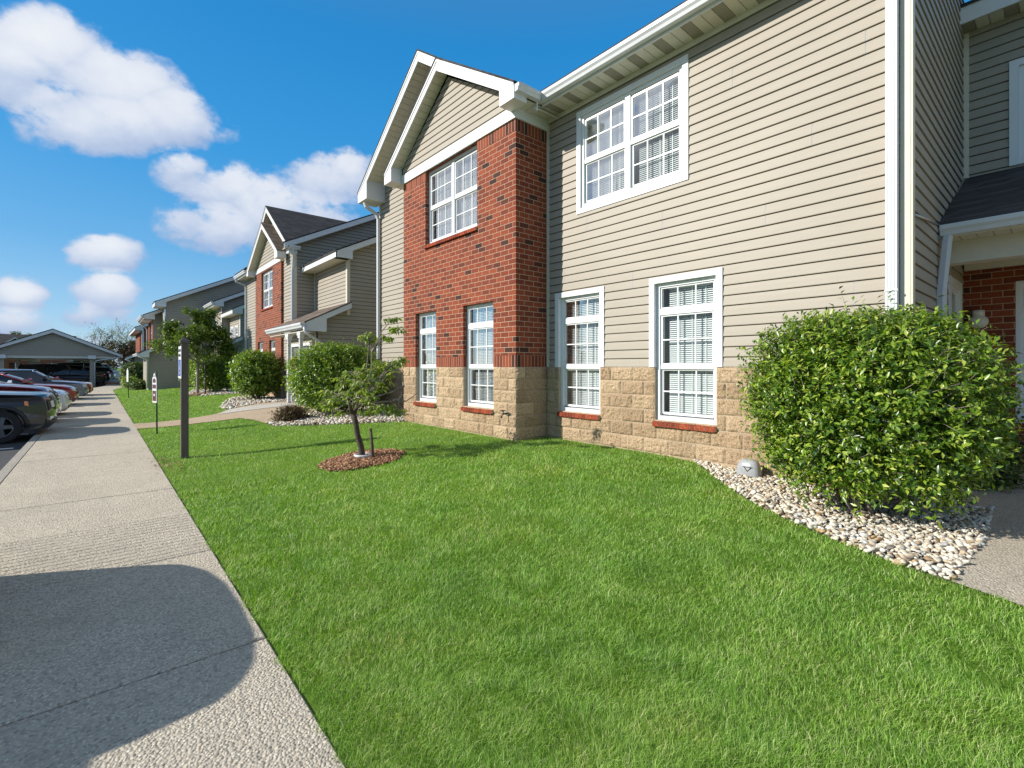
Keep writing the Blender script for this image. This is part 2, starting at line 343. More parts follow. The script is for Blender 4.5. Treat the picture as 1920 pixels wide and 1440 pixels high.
# ------------------------------------------------------------------ building pieces
def TX(x0): return lambda u, w, z: (x0-w, u, z)        # wall facing the street (-x); w = outwards
def TY(y0): return lambda u, w, z: (u, y0-w, z)        # wall facing back along the street (-y)
def span(poly, z):
    """u-interval of a convex (u,z) outline at height z"""
    us = []
    for i in range(len(poly)):
        (u0, z0), (u1, z1) = poly[i], poly[(i+1) % len(poly)]
        if abs(z1-z0) < 1e-9:
            if abs(z-z0) < 1e-6: us += [u0, u1]
        elif min(z0, z1)-1e-9 <= z <= max(z0, z1)+1e-9: us.append(u0+(u1-u0)*(z-z0)/(z1-z0))
    return (min(us), max(us)) if us else None
def siding(mb, T, poly, openings=(), lap=.1285, zref=1.5, gap=.0115, seam=None):
    z0 = min(p[1] for p in poly); z1 = max(p[1] for p in poly)
    k = math.floor((z0-zref)/lap)
    prof = [(0, .0165), (.06, .018), (.62, .0095), (1, .002)]
    def pr(t):
        for (a, p), (b, q) in zip(prof, prof[1:]):
            if t <= b: return p+(q-p)*(t-a)/(b-a)
        return prof[-1][1]
    while zref+k*lap < z1-1e-6:
        ra = zref+k*lap; rb = ra+lap; k += 1
        cuts = {max(ra, z0), min(rb, z1)}
        for t in (.06, .62): cuts.add(ra+t*lap)
        cuts.add(rb-gap)
        for (_, _, a, b) in openings: cuts |= {a, b}
        for _, z in poly: cuts.add(z)
        cuts = sorted(c for c in cuts if max(ra, z0)-1e-9 <= c <= min(rb, z1)+1e-9)
        for a, b in zip(cuts, cuts[1:]):
            if b-a < 1e-5: continue
            ia, ib = span(poly, a+1e-7), span(poly, b-1e-7)
            if not ia or not ib: continue
            zm = (a+b)/2; segs = [(ia[0], ia[1], ib[0], ib[1])]
            for (o0, o1, oa, ob) in openings:
                if oa < zm < ob:
                    new = []
                    for (p, q, r, s) in segs:
                        if o1 <= p or o0 >= q: new.append((p, q, r, s)); continue
                        if o0 > p: new.append((p, o0, r, o0))
                        if o1 < q: new.append((o1, q, o1, s))
                    segs = new
            pa, pb = pr((a-ra)/lap), pr((b-ra)/lap)
            us = seam(k) if seam else None
            if us is not None:
                new = []
                for (p, q, r, s) in segs:
                    if p+.2 < us < q-.2: new += [(p, us, r, us), (us+.0015, q, us+.0015, s)]
                    else: new.append((p, q, r, s))
                segs = new
            base_p = (pa, pb)
            for (p, q, r, s) in segs:
                pa, pb = base_p if us is None or p < us else (base_p[0]+.0022, base_p[1]+.0022)
                if a > rb-gap-1e-6:      # the shadow slot under the next panel
                    mb.quad(T(p, -.028, a), T(q, -.028, a), T(s, -.028, b), T(r, -.028, b)); mb.quad(T(p, pa, a), T(q, pa, a), T(q, -.028, a), T(p, -.028, a)); continue
                mb.quad(T(p, pa, a), T(q, pa, a), T(s, pb, b), T(r, pb, b))
                if abs(a-ra) < 1e-6: mb.quad(T(p, pa, a), T(q, pa, a), T(q, -.028, a), T(p, -.028, a))
def grid_wall(mb, T, u0, u1, z0, z1, openings=(), depth=.1, mi=0):
    """flat wall with openings and their reveals"""
    us = sorted({u0, u1, *[o[0] for o in openings if u0 < o[0] < u1], *[o[1] for o in openings if u0 < o[1] < u1]})
    zs = sorted({z0, z1, *[o[2] for o in openings if z0 < o[2] < z1], *[o[3] for o in openings if z0 < o[3] < z1]})
    for a, b in zip(us, us[1:]):
        for c, d in zip(zs, zs[1:]):
            um, zm = (a+b)/2, (c+d)/2
            if any(o[0] < um < o[1] and o[2] < zm < o[3] for o in openings): continue
            mb.quad(T(a, 0, c), T(b, 0, c), T(b, 0, d), T(a, 0, d), mi)
    for (a, b, c, d) in openings:
        c2, d2 = max(c, z0), min(d, z1)
        if d2 <= c2: continue
        for u in (a, b): mb.quad(T(u, 0, c2), T(u, -depth, c2), T(u, -depth, d2), T(u, 0, d2), mi)
        if d <= z1: mb.quad(T(a, 0, d), T(b, 0, d), T(b, -depth, d), T(a, -depth, d), mi)
        if c >= z0: mb.quad(T(a, 0, c), T(b, 0, c), T(b, -depth, c), T(a, -depth, c), mi)
def stonework(mb, T, u0, u1, z0, z1, openings=(), step=.018, seed=0, first=0):
    """split-face block courses, every block its own rough cushion"""
    rr = random.Random(seed); ch = .203; top = z1; ci = 0
    while top > z0+.02:
        bot = max(z0, top-ch); edges = [u0]
        p = u0 + (.2 if (ci+first) % 2 else .4) + rr.uniform(-.01, .01)
        while p < u1-.06:
            edges.append(p); p += .4
        edges.append(u1)
        for a, b in zip(edges, edges[1:]):
            segs = [(a, b, bot, top)]
            for (o0, o1, oa, ob) in openings:
                new = []
                for (p0, p1, c, d) in segs:
                    if o1 <= p0+1e-6 or o0 >= p1-1e-6 or ob <= c+.01 or oa >= d-.01: new.append((p0, p1, c, d)); continue
                    if o0 > p0+.02: new.append((p0, o0, c, d))
                    if o1 < p1-.02: new.append((o1, p1, c, d))
                    if oa > c+.02: new.append((max(p0, o0), min(p1, o1), c, oa))
                    if ob < d-.02: new.append((max(p0, o0), min(p1, o1), ob, d))
                segs = new
            for (p0, p1, c, d) in segs:
                g = .0045
                nu = max(3, int((p1-p0)/step)); nz = max(3, int((d-c)/step)); vs = []; fs = []
                off = rr.uniform(-.006, .008); tu = rr.uniform(-.03, .03); tz = rr.uniform(-.05, .05)
                for j in range(nz+1):
                    for i in range(nu+1):
                        u = p0+g+(p1-p0-2*g)*i/nu; z = c+g+(d-c-2*g)*j/nz
                        if i in (0, nu) or j in (0, nz): w = .0
                        else:
                            e = min(min(i, nu-i)/2., min(j, nz-j)/2., 1)
                            q = mnoise.noise(Vector((u*9+seed*7.3, z*9, ci*3.1)))*.014 + mnoise.noise(Vector((u*27, z*27+seed, ci)))*.014 + mnoise.noise(Vector((u*60, z*60, seed)))*.009
                            w = (.5+.5*e)*(.015 + off*.7 + q + tu*(u-(p0+p1)/2) + tz*(z-(c+d)/2))
                        vs.append(T(u, w, z))
                for j in range(nz):
                    for i in range(nu):
                        q = j*(nu+1)+i; fs.append((q, q+1, q+nu+2, q+nu+1))
                mb.add(vs, fs)
        top = bot; ci += 1
def bar(mb, T, u0, u1, w0, w1, z0, z1, mi=0):
    p = [T(u0,w0,z0),T(u1,w0,z0),T(u1,w1,z0),T(u0,w1,z0),T(u0,w0,z1),T(u1,w0,z1),T(u1,w1,z1),T(u0,w1,z1)]
    mb.hexa(p, mi)
def window(parent, T, u0, u1, z0, z1, style='triple', w=0.0, casing=None, sill=None, detail=True, gap=1, rail=1.5, screens=False):
    """a window as a part of its building: window > frame, muntin, pane, blind, sill.  w: outward offset of the frame's face"""
    f = MB(); fw = .05
    bar(f, T, u0, u0+fw, w-.07, w, z0, z1); bar(f, T, u1-fw, u1, w-.07, w, z0, z1)
    bar(f, T, u0+fw, u1-fw, w-.07, w, z1-fw, z1); bar(f, T, u0+fw, u1-fw, w-.07, w+.004, z0, z0+fw+.01)
    a, b, c, d = u0+fw, u1-fw, z0+fw+.01, z1-fw
    mun = MB(); lights = []       # (u0,u1,z0,z1,cols,rows,depth)
    if style == 'triple':
        tz = z0+(z1-z0)*.795
        bar(f, T, a, b, w-.07, w-.002, tz-.05, tz+.035)
        lights = [(a, b, tz+.035, d, 3, 1, .03), (a+.012, b-.012, rail+.03, tz-.05, 3, 2, .03), (a+.012, b-.012, c+.03, rail-.03, 3, 2, .05)]
        bar(f, T, a, b, w-.06, w-.012, rail-.03, rail+.03)
    elif style == 'twin':
        m = (a+b)/2
        bar(f, T, m-.045, m+.045, w-.07, w-.001, c, d)
        rm = (z0+z1)/2
        for (p, q) in ((a, m-.045), (m+.045, b)):
            bar(f, T, p, q, w-.06, w-.012, rm-.035, rm+.03)
            lights += [(p+.012, q-.012, rm+.03, d-.03, 3, 2, .03), (p+.012, q-.012, c+.03, rm-.035, 3, 2, .05)]
    else:
        rm = (z0+z1)/2
        bar(f, T, a, b, w-.06, w-.012, rm-.03, rm+.03)
        lights = [(a, b, rm+.03, d, 2, 2, .03), (a, b, c, rm-.03, 2, 2, .05)]
    # sash stiles
    for (p, q, s, t, nc, nr, dep) in lights:
        bar(f, T, p-.012, p+.022, w-.068, w-dep+.012, s, t); bar(f, T, q-.022, q+.012, w-.068, w-dep+.012, s, t)
        bar(f, T, p+.022, q-.022, w-.068, w-dep+.012, s-.012, s+.022); bar(f, T, p+.022, q-.022, w-.068, w-dep+.012, t-.022, t+.012)
        for i in range(1, nc): 
            x = p+(q-p)*i/nc; bar(mun, T, x-.009, x+.009, w-dep+.002, w-dep+.011, s+.022, t-.022)
        for j in range(1, nr):
            zz = s+(t-s)*j/nr; bar(mun, T, p+.022, q-.022, w-dep+.0025, w-dep+.0105, zz-.009, zz+.009)
    if casing:
        cw = casing.get('w', .085); cz0 = casing.get('z0', z0-(cw if casing.get('bottom') else 0)); pr = casing.get('p', .03)
        bar(f, T, u0-cw, u0-.001, w-.07, w+pr, cz0, z1+cw); bar(f, T, u1+.001, u1+cw, w-.07, w+pr, cz0, z1+cw)
        bar(f, T, u0-.001, u1+.001, w-.07, w+pr-.002, z1+.001, z1+cw)
        if casing.get('bottom'): bar(f, T, u0-.001, u1+.001, w-.07, w+pr-.002, z0-cw, z0-.001)
    wi = thing('window', '', '', origin_of(parent)); del wi['label']; del wi['category']
    wi.location = (0, 0, 0); wi.parent = parent
    f.build('frame', M['vinyl'], wi)
    mun.build('muntin', M['vinyl'], wi)
    g = MB()
    for (p, q, s, t, nc, nr, dep) in lights: g.quad(T(p, w-dep, s), T(q, w-dep, s), T(q, w-dep, t), T(p, w-dep, t))
    g.build('pane', M['glass'], wi, fix=False)
    # blinds and the dim room behind
    bl = MB(); bw = w-.115
    units = [(a, b)] if style != 'twin' else [(a, (a+b)/2-.045), ((a+b)/2+.045, b)]
    for (p, q) in units:
        q2 = q-.085*gap if gap else q-.02; p2 = p+.012
        zz = z1-.075; bar(bl, T, p2, q2, bw-.02, bw+.018, z1-.085, z1-.055)
        st = .0285 if detail else .057
        while zz > z0+.07:
            dz = (.0132 if style == 'twin' else .0112) if detail else .025
            bl.quad(T(p2, bw+.011, zz-dz), T(q2, bw+.011, zz-dz), T(q2, bw-.011, zz+dz), T(p2, bw-.011, zz+dz)); zz -= st
        bar(bl, T, p2, q2, bw-.015, bw+.015, z0+.055, z0+.075)
        for k in (.22, .5, .78):
            x = p2+(q2-p2)*k; bar(bl, T, x-.005, x+.005, bw+.013, bw+.0145, z0+.06, z1-.06)
    bl.build('blind', M['blind'], wi, fix=False)
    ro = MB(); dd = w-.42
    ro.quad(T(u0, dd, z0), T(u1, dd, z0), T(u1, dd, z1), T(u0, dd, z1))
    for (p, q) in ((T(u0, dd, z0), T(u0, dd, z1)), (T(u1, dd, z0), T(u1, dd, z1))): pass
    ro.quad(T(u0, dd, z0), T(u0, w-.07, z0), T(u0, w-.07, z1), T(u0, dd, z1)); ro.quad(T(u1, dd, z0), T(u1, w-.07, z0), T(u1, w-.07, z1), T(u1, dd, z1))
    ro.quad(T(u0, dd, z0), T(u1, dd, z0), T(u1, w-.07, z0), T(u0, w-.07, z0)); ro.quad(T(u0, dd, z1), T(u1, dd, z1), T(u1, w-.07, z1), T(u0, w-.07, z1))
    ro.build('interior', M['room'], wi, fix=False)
    if sill:
        s = MB(); h = .075; 
        n = max(1, round((u1-u0+.04)/.0725)); s0, s1 = u0-.01, u1+.012; st = (s1-s0)/n
        wf = sill['face']
        for i in range(n):
            p, q = s0+i*st+.004, s0+(i+1)*st-.004
            s.hexa([T(p, w-.05, z0-h-.005), T(q, w-.05, z0-h-.005), T(q, wf+.045, z0-h-.012), T(p, wf+.045, z0-h-.012),
                    T(p, w-.05, z0-.002), T(q, w-.05, z0-.002), T(q, wf+.045, z0-.022), T(p, wf+.045, z0-.022)], 0)
        s.hexa([T(s0, w-.05, z0-h), T(s1, w-.05, z0-h), T(s1, wf+.04, z0-h-.006), T(s0, wf+.04, z0-h-.006),
                T(s0, w-.05, z0-.006), T(s1, w-.05, z0-.006), T(s1, wf+.04, z0-.026), T(s0, wf+.04, z0-.026)], 1)
        s.build('sill', [SILLB, M['mortar']], wi)
    return wi
SILLB = island('brick_sill', [(0, (.17, .036, .02)), (.5, (.27, .055, .026)), (1, (.33, .07, .03))], .85, 0, 40, spec=.2, bump=60)
class Multi:
    """boxes that each become a part of their own"""
    def __init__(s): s.l = []
    def box(s, *a): m = MB(); m.box(*a); s.l.append(m)
    def build(s, name, mat, parent):
        for m in s.l: m.build(name, mat, parent)
def bars(name, mat, parent, *specs):
    for sp in specs: m = MB(); bar(m, *sp); m.build(name, mat, parent)
def gutter(mb, a, b, out, up=(0, 0, 1), size=.115):
    """K-style gutter from a to b; out = horizontal unit vector pointing away from the fascia"""
    a, b, o = Vector(a), Vector(b), Vector(out)
    prof = [(0, 0), (.0, .115), (.012, .118), (.012, .02), (.075, .012), (.088, .045), (.112, .075), (.108, .112), (.122, .118), (.126, .104), (.122, .07), (.098, .04), (.086, .0)]
    prof = [(p*size/.115, q*size/.115) for p, q in prof]
    n = len(prof); vs = [a+o*p+Vector((0, 0, q)) for p, q in prof]+[b+o*p+Vector((0, 0, q)) for p, q in prof]
    fs = [(i, (i+1) % n, n+(i+1) % n, n+i) for i in range(n)]
    mb.add(vs, fs)
    for e in (a, b):   # end caps
        pp = [(0, 0), (0, .115), (.108, .112), (.112, .075), (.088, .045), (.075, 0)]
        mb.add([e+o*(p*size/.115)+Vector((0, 0, q*size/.115)) for p, q in pp], [(0, 1, 2, 3, 4, 5)])
def downspout(mb, pts, wu, wv, ax):
    """ribbed rectangular pipe through pts; ax = horizontal unit vector of its broad side"""
    ax = Vector(ax).normalized(); pts = [Vector(p) for p in pts]
    cy = Vector((0, 0, 1)).cross(ax)
    ring = []
    nb = 4
    for i in range(nb):    # ribs on the broad outward side
        u0 = -wu/2+wu*i/nb; u1 = -wu/2+wu*(i+1)/nb; g = wu*.035
        ring += [(u0+g, -wv/2), (u1-g, -wv/2), (u1, -wv/2+.006)]
    ring = ring[:-1]+[(wu/2, -wv/2+.006), (wu/2, wv/2), (-wu/2, wv/2), (-wu/2, -wv/2+.006)]
    n = len(ring); o = len(mb.v)
    for i, p in enumerate(pts):
        t = (pts[min(i+1, len(pts)-1)]-pts[max(i-1, 0)]).normalized()
        d = ax.cross(t); d = d.normalized()
        if d.dot(cy) < 0: d = -d
        for u, v in ring: mb.v.append(tuple(p+ax*u+d*v))
    for i in range(len(pts)-1):
        for k in range(n):
            mb.f.append((o+i*n+k, o+i*n+(k+1) % n, o+(i+1)*n+(k+1) % n, o+(i+1)*n+k)); mb.m.append(0); mb.sm.append(False)
    for s in (o, o+(len(pts)-1)*n): mb.f.append(tuple(s+k for k in range(n))); mb.m.append(0); mb.sm.append(False)
def soffit(mb, mv, x0, x1, y0, y1, z, along='y', pitch=.135, every=3, vents=True):
    """ribbed soffit strips; each third strip is perforated"""
    a, b = (y0, y1) if along == 'y' else (x0, x1)
    n = max(1, int((b-a)/pitch)); st = (b-a)/n
    for i in range(n):
        p, q = a+i*st, a+(i+1)*st-.009
        v = vents and i % every == 1; t = mv if v else mb
        zz = z+(.004 if v else 0)
        if along == 'y': t.box(x0, x1, p, q, zz, zz+.012)
        else: t.box(p, q, y0, y1, zz, zz+.012)
    if along == 'y': mb.box(x0, x1, y0, y1, z+.017, z+.022)
    else: mb.box(x0, x1, y0, y1, z+.017, z+.022)
def rake(fas, sof, roof, A, B, xf, xb, w=.2, roofback=None, flip=False, th=.035, over=.02):
    """sloping gable edge in the plane x=xf from eave A=(y,z) to ridge B: board, ribbed soffit, roof slab"""
    (ya, za), (yb, zb) = A, B
    P = lambda u, v, t: (t, u, v)
    fas.prism([(ya, za), (yb, zb), (yb, zb-w*1.12), (ya, za-w)], P, xf, xf+.028)
    fas.prism([(ya, za+.004), (yb, zb+.004), (yb, zb-.05), (ya, za-.05)], P, xf-.012, xf)
    n = max(2, int(math.hypot(yb-ya, zb-za)/.145))
    for i in range(n):
        t0, t1 = i/n, (i+.93)/n; g = .85*w
        p, q = (ya+(yb-ya)*t0, za+(zb-za)*t0-g), (ya+(yb-ya)*t1, za+(zb-za)*t1-g)
        sof.prism([p, q, (q[0], q[1]+.02), (p[0], p[1]+.02)], P, xf+.028, xb)
    if roofback is not None:
        d = .02 if ya < yb else -.02
        re_, rr_ = roofback if isinstance(roofback, tuple) else (roofback, roofback)
        y_ = ya-d*1.5
        roof.hexa([(xf-over, y_, za-.015), (re_, y_, za-.015), (rr_, yb, zb+.005), (xf-over, yb, zb+.005), (xf-over, y_, za+th-.012), (re_, y_, za+th-.012), (rr_, yb, zb+th+.012), (xf-over, yb, zb+th+.012)])
def slope_y(fas, A, B, y0, y1, w=.19):
    """rake board in a plane facing along the street, from A=(x,z) to B=(x,z)"""
    (xa, za), (xb, zb) = A, B
    fas.prism([(xa, za), (xb, zb), (xb, zb-w), (xa, za-w)], lambda u, v, t: (u, t, v), y0, y1)
SLOPEP = lambda u, v, t: (u, t, v)      # (x,z) outline swept along y
YP = lambda u, v, t: (t, u, v)          # (y,z) outline swept along x
GRP_B = 'apartment buildings along the pavement'
def roof_slab(mb, A, B, y0, y1, th=.045):
    (xa, za), (xb, zb) = A, B
    mb.prism([(xa-.03, za-.012), (xb, zb), (xb, zb+th), (xa-.03, za+th-.012)], SLOPEP, y0, y1)

# ================================================================== near building
A = thing('apartment_building', 'nearest two-storey apartment building with red brick gable front and tan siding beside the large hedge', 'building', (5.99, 7, 0), group=GRP_B)
XB, XM = 5.26, 5.99
UW = (3.45, 5.257, 4.085, 5.585); W3 = (4.862, 5.748, .755, 2.672); W4 = (2.985, 3.88, .755, 2.672)
mb = MB(); siding(mb, TX(XM), [(1.1, 1.5), (6.05, 1.5), (6.05, 5.82), (1.1, 5.82)], [UW, W3, W4], seam=lambda k: 1.1+((k//2)*1.37+.9) % 4.6); mb.build('siding_wall', M['siding'], A)
mb = MB(); siding(mb, TX(XM), [(9.93, 1.5), (12.7, 1.5), (12.7, 6.22), (9.93, 8.12)])
siding(mb, TX(XM), [(6.05, 5.9), (9.93, 5.9), (9.93, 8.12), (9.63, 8.33)]); mb.build('siding_wall', M['siding'], A)
mb = MB(); siding(mb, TX(XB-.012), [(6.06, 5.83), (9.92, 5.83), (9.92, 5.99), (8.06, 7.22), (6.06, 5.99)]); mb.build('gable_siding', M['siding'], A)
mb = MB(); siding(mb, TY(1.05), [(6.03, .1), (9.3, .1), (9.3, 7.6), (6.03, 5.9)], [(8.12, 8.92, .8, 2.55)]); mb.build('siding_wall', M['siding'], A)
mb = MB(); siding(mb, TX(9.3), [(-5, 3.95), (1.05, 3.95), (1.05, 6.25), (-5, 6.25)], [(-.85, .50, 4.28, 5.5)]); mb.build('siding_wall', M['siding'], A)
mb = MB(); siding(mb, lambda u, w, z: (u, 12.7+w, z), [(5.99, .1), (13, .1), (13, 9.5), (5.99, 6)]); mb.build('siding_wall', M['siding'], A)
# brick
UB = (7.13, 8.97, 4.08, 5.63); L1 = (8.545, 9.39, .76, 2.66); L2 = (6.655, 7.575, .76, 2.66)
mb = MB(); grid_wall(mb, TX(XB), 6.05, 9.93, 1.70, 5.43, [UB, L1, L2]); grid_wall(mb, TY(6.05), XB, XM, 1.70, 5.43)
grid_wall(mb, lambda u, w, z: (u, 9.93+w, z), XB, XM, 1.70, 5.43); mb.build('brick_wall', M['brick'], A)
for z0, z1 in ((1.5, 1.697), (5.433, 5.63)):
    mb = MB(); grid_wall(mb, TX(XB-.001), 6.051, 9.93, z0, z1, [UB, L1, L2]); grid_wall(mb, TY(6.049), XB, XM, z0, z1); mb.build('soldier_course', M['soldier'], A)
mb = MB(); stonework(mb, TX(XB+.004), 6.047, 9.93, -.1, 1.5, [L1, L2], seed=1); stonework(mb, TY(6.05), XB-.004, XM, -.1, 1.5, seed=2, first=1); mb.build('stone_base', M['stone'], A, fix=False)
mb = MB(); stonework(mb, TX(XM-.012), 1.05, 6.05, -.1, 1.5, [W3, W4], seed=3); mb.build('stone_base', M['stone'], A, fix=False); mb = MB(); stonework(mb, TX(XM-.012), 9.93, 12.7, -.1, 1.5, seed=5, step=.04)
mb.build('stone_base', M['stone'], A, fix=False)
mb = MB(); grid_wall(mb, TX(XB+.006), 6.054, 9.93, -.1, 1.498, [L1, L2], .09); grid_wall(mb, TY(6.054), XB+.006, XM, -.1, 1.498)
grid_wall(mb, TX(XM-.01), 1.05, 6.05, -.1, 1.498, [W3, W4], .06); grid_wall(mb, TX(XM-.01), 9.93, 12.7, -.1, 1.498); mb.build('stone_mortar', M['mortar'], A)
# trim
mb = MB(); bar(mb, TX(XB), 6.023, 9.95, -.02, .032, 5.63, 5.835); bar(mb, TY(6.05), XB-.029, XM, -.02, .03, 5.627, 5.82); mb.build('frieze_board', M['white'], A)
mb = MB(); bar(mb, TX(XM), 1.13, 6.02, -.01, .024, 5.745, 5.82); mb.build('siding_trim', M['soffit'], A)
bars('corner_trim', M['cornerpost'], A, (TX(XM), 1.046, 1.125, -.01, .024, 1.49, 5.82), (TY(1.05), 5.97, 6.07, -.01, .022, .1, 5.82), (TX(XM), 12.62, 12.7, -.01, .022, 1.49, 6.2), (TX(XM), 5.985, 6.045, -.01, .022, 1.5, 5.74), (TX(9.3), .985, 1.045, -.01, .022, 3.95, 6.2))
fas = MB(); sof = MB(); rf = MB(); vent = Multi()
rake(fas, sof, rf, (10.3, 5.9), (8.06, 7.46), 4.97, 5.245, .17, 6.0); rake(fas, sof, rf, (5.77, 5.98), (8.06, 7.46), 4.972, 5.245, .2, 6.1)
rake(fas, sof, rf, (12.92, 6.28), (9.63, 8.6), 5.45, 5.98, .2, (6.15, 10.8)); rake(fas, sof, rf, (5.75, 5.9), (9.63, 8.6), 5.45, 5.98, .2, (5.62, 10.8))
fas.prism([(10.31, 5.885), (10.31, 5.66), (9.97, 5.66), (9.97, 5.98)], YP, 4.968, 5.24)
fas.prism([(5.76, 5.965), (5.76, 5.745), (6.13, 5.745), (6.13, 6.07)], YP, 4.968, 5.235)
fas.prism([(12.93, 6.265), (12.93, 6.02), (12.36, 6.02), (12.36, 6.5)], YP, 5.448, 5.98)
fas.box(5.575, 5.6, .9, 5.76, 5.81, 5.975)
fas.build('fascia', M['white'], A)
sof.box(5.24, 5.98, 9.97, 10.28, 5.655, 5.68); soffit(sof, vent, 5.6, 5.985, .95, 6.02, 5.815); soffit(sof, vent, 4.99, 5.6, 5.78, 6.02, 5.8, along='x', vents=False)
sof.build('soffit', M['soffit'], A); vent.build('soffit_vent', M['vent'], A)
roof_slab(rf, (5.5, 5.965), (13, 9.7), .75, 5.72); roof_slab(rf, (7.2, 6.815), (13, 9.7), 5.72, 12.7); roof_slab(rf, (9.0, 6.43), (13, 8.43), -5, 1.046)
rf.build('roof', M['shingle'], A)
mb = MB(); gutter(mb, (5.574, .9, 5.845), (5.574, 5.80, 5.845), (-1, 0, 0)); gutter(mb, (4.98, 5.765, 5.84), (5.47, 5.765, 5.84), (0, -1, 0)); mb.build('gutter', M['gutter'], A)
mb = MB(); downspout(mb, [(5.5, 1.18, 5.86), (5.56, 1.18, 5.72), (5.88, 1.18, 5.5), (5.92, 1.18, 5.4), (5.92, 1.18, 2.25), (5.92, 1.18, .3)], .098, .07, (0, -1, 0))
bar(mb, TX(5.92), 1.127, 1.233, .036, .042, 2.24, 2.26); mb.build('downspout', M['gutter'], A)
mb = MB(); downspout(mb, [(5.52, 12.66, 6.02), (5.56, 12.66, 5.9), (5.85, 12.64, 5.74), (5.915, 12.64, 5.6), (5.915, 12.64, .3)], .085, .07, (0, -1, 0)); mb.build('downspout', M['gutter'], A)
# recessed entrance at the right
mb = MB(); grid_wall(mb, TX(9.25), -5, 1.05, -.05, 2.95, [(-.5, .53, .76, 2.64)]); mb.build('brick_wall', M['brick'], A)
rf = MB(); roof_slab(rf, (7.34, 3.1), (9.3, 4.12), -5, 1.03); rf.build('porch_roof', M['shingle'], A)
mb = MB(); gutter(mb, (7.42, -5, 3.0), (7.42, 1.02, 3.0), (-1, 0, 0)); mb.build('porch_gutter', M['gutter'], A)
mb = MB(); mv = Multi(); soffit(mb, mv, 7.42, 7.78, -5, 1.02, 3.0, vents=False); mb.box(7.78, 7.98, -5, 1.02, 2.74, 3.04); mb.box(7.98, 9.2, -5, 1.02, 2.955, 2.98); mb.box(9.17, 9.245, -5, 1.02, 2.84, 2.953)
mb.box(7.395, 7.42, -5, 1.02, 2.985, 3.12); mb.build('porch_beam', M['soffit'], A)
mb = MB(); downspout(mb, [(7.36, .95, 3.0), (7.35, .96, 2.93), (7.26, .995, 2.35), (7.26, .995, .2)], .075, .06, (1, -.35, 0)); mb.build('downspout', M['gutter'], A)
mb = MB(); mb.box(8.985, 9.01, -5, 1.045, 6.2, 6.42); mb.build('fascia', M['white'], A)
mb = MB(); mv = Multi(); soffit(mb, mv, 9.005, 9.31, -5, 1.045, 6.2); mb.box(9.005, 9.31, -5, 1.045, 6.23, 6.3); mb.build('soffit', M['soffit'], A); mv.build('soffit_vent', M['vent'], A)
mb = MB(); mb.tube([(6.05, 1.02, 2.98), (7.4, 1.03, 3.14), (9.28, 1.03, 4.16)], .012); mb.build('flashing', M['metal'], A)
# windows
window(A, TX(XM), *UW, style='twin', w=.0, casing=dict(bottom=True, w=.085))
window(A, TX(XM), *W3, w=-.035, casing=dict(z0=1.5, w=.085, p=.065), sill=dict(face=.02)); window(A, TX(XM), *W4, w=-.035, casing=dict(z0=1.5, w=.085, p=.065), sill=dict(face=.02))
window(A, TX(XB), *UB, style='twin', w=-.085, sill=dict(face=.0))
window(A, TX(XB), *L1, w=-.085, sill=dict(face=.01)); window(A, TX(XB), *L2, w=-.085, sill=dict(face=.01))
window(A, TY(1.05), 8.12, 8.92, .8, 2.55, style='single', casing=dict(bottom=True, w=.09), gap=0, detail=False)
window(A, TX(9.3), -.85, .50, 4.28, 5.5, style='twin', casing=dict(bottom=True, w=.09), detail=False)
window(A, TX(9.25), -.5, .53, .76, 2.64, w=-.03, casing=dict(w=.05, p=.02, bottom=True), detail=False)

# ================================================================== second building
B = thing('apartment_building', 'second apartment building with brick gable, dark shingled roof and a grey double-door porch', 'building', (6, 20, 0), group=GRP_B)
XB2, XS2 = 5.36, 5.46
V1 = (21.2, 22.98, 3.98, 5.55); V2 = (22.75, 23.6, .76, 2.6); V3 = (20.82, 21.72, .76, 2.6)
mb = MB(); siding(mb, TX(XS2), [(18.67, .1), (20, .1), (20, 6.2), (18.67, 6.2)]); mb.build('siding_wall', M['siding'], B); mb = MB(); siding(mb, TX(XS2), [(24, .1), (26.2, .1), (26.2, 5.85), (24, 5.85)]); mb.build('siding_wall', M['siding'], B)
mb = MB(); siding(mb, TX(XB2-.01), [(20.02, 5.8), (23.98, 5.8), (23.98, 5.9), (21.65, 7.15), (20.02, 6.05)]); siding(mb, TX(XS2), [(18.7, 5.85), (24.2, 5.85), (21.5, 7.75)]); mb.build('gable_siding', M['siding'], B)
mb = MB(); siding(mb, TY(18.67), [(5.49, .1), (12, .1), (12, 9.36), (5.49, 6.11)]); mb.build('siding_wall', M['siding'], B)
mb = MB(); siding(mb, TX(6.18), [(15.5, 3.2), (18.67, 3.2), (18.67, 5), (15.5, 5)]); mb.build('siding_wall', M['siding'], B)
mb = MB(); siding(mb, TY(15.5), [(6.2, .1), (12, .1), (12, 8.27), (6.2, 5.38)]); siding(mb, TY(15.5), [(5.23, .1), (6.2, .1), (6.2, 3.53), (5.23, 3.04)]); mb.build('siding_wall', M['siding'], B)
D1 = (16.12, 17.02, .15, 2.2); D2 = (17.12, 18.02, .15, 2.2)
mb = MB(); siding(mb, TX(5.2), [(15.5, .1), (18.67, .1), (18.67, 2.65), (15.5, 2.65)], [D1, D2]); mb.build('siding_wall', M['siding'], B)
mb = MB(); grid_wall(mb, TX(XB2), 20, 24, 1.5, 5.6, [V1, V2, V3]); grid_wall(mb, TY(20), XB2, XS2+.3, 1.5, 5.6); mb.build('brick_wall', M['brick'], B)
mb = MB(); grid_wall(mb, TX(XB2-.015), 20, 24, -.1, 1.5, [V2, V3]); grid_wall(mb, TY(19.99), XB2-.015, XS2+.3, -.1, 1.5); mb.build('stone_base', M['stone'], B)
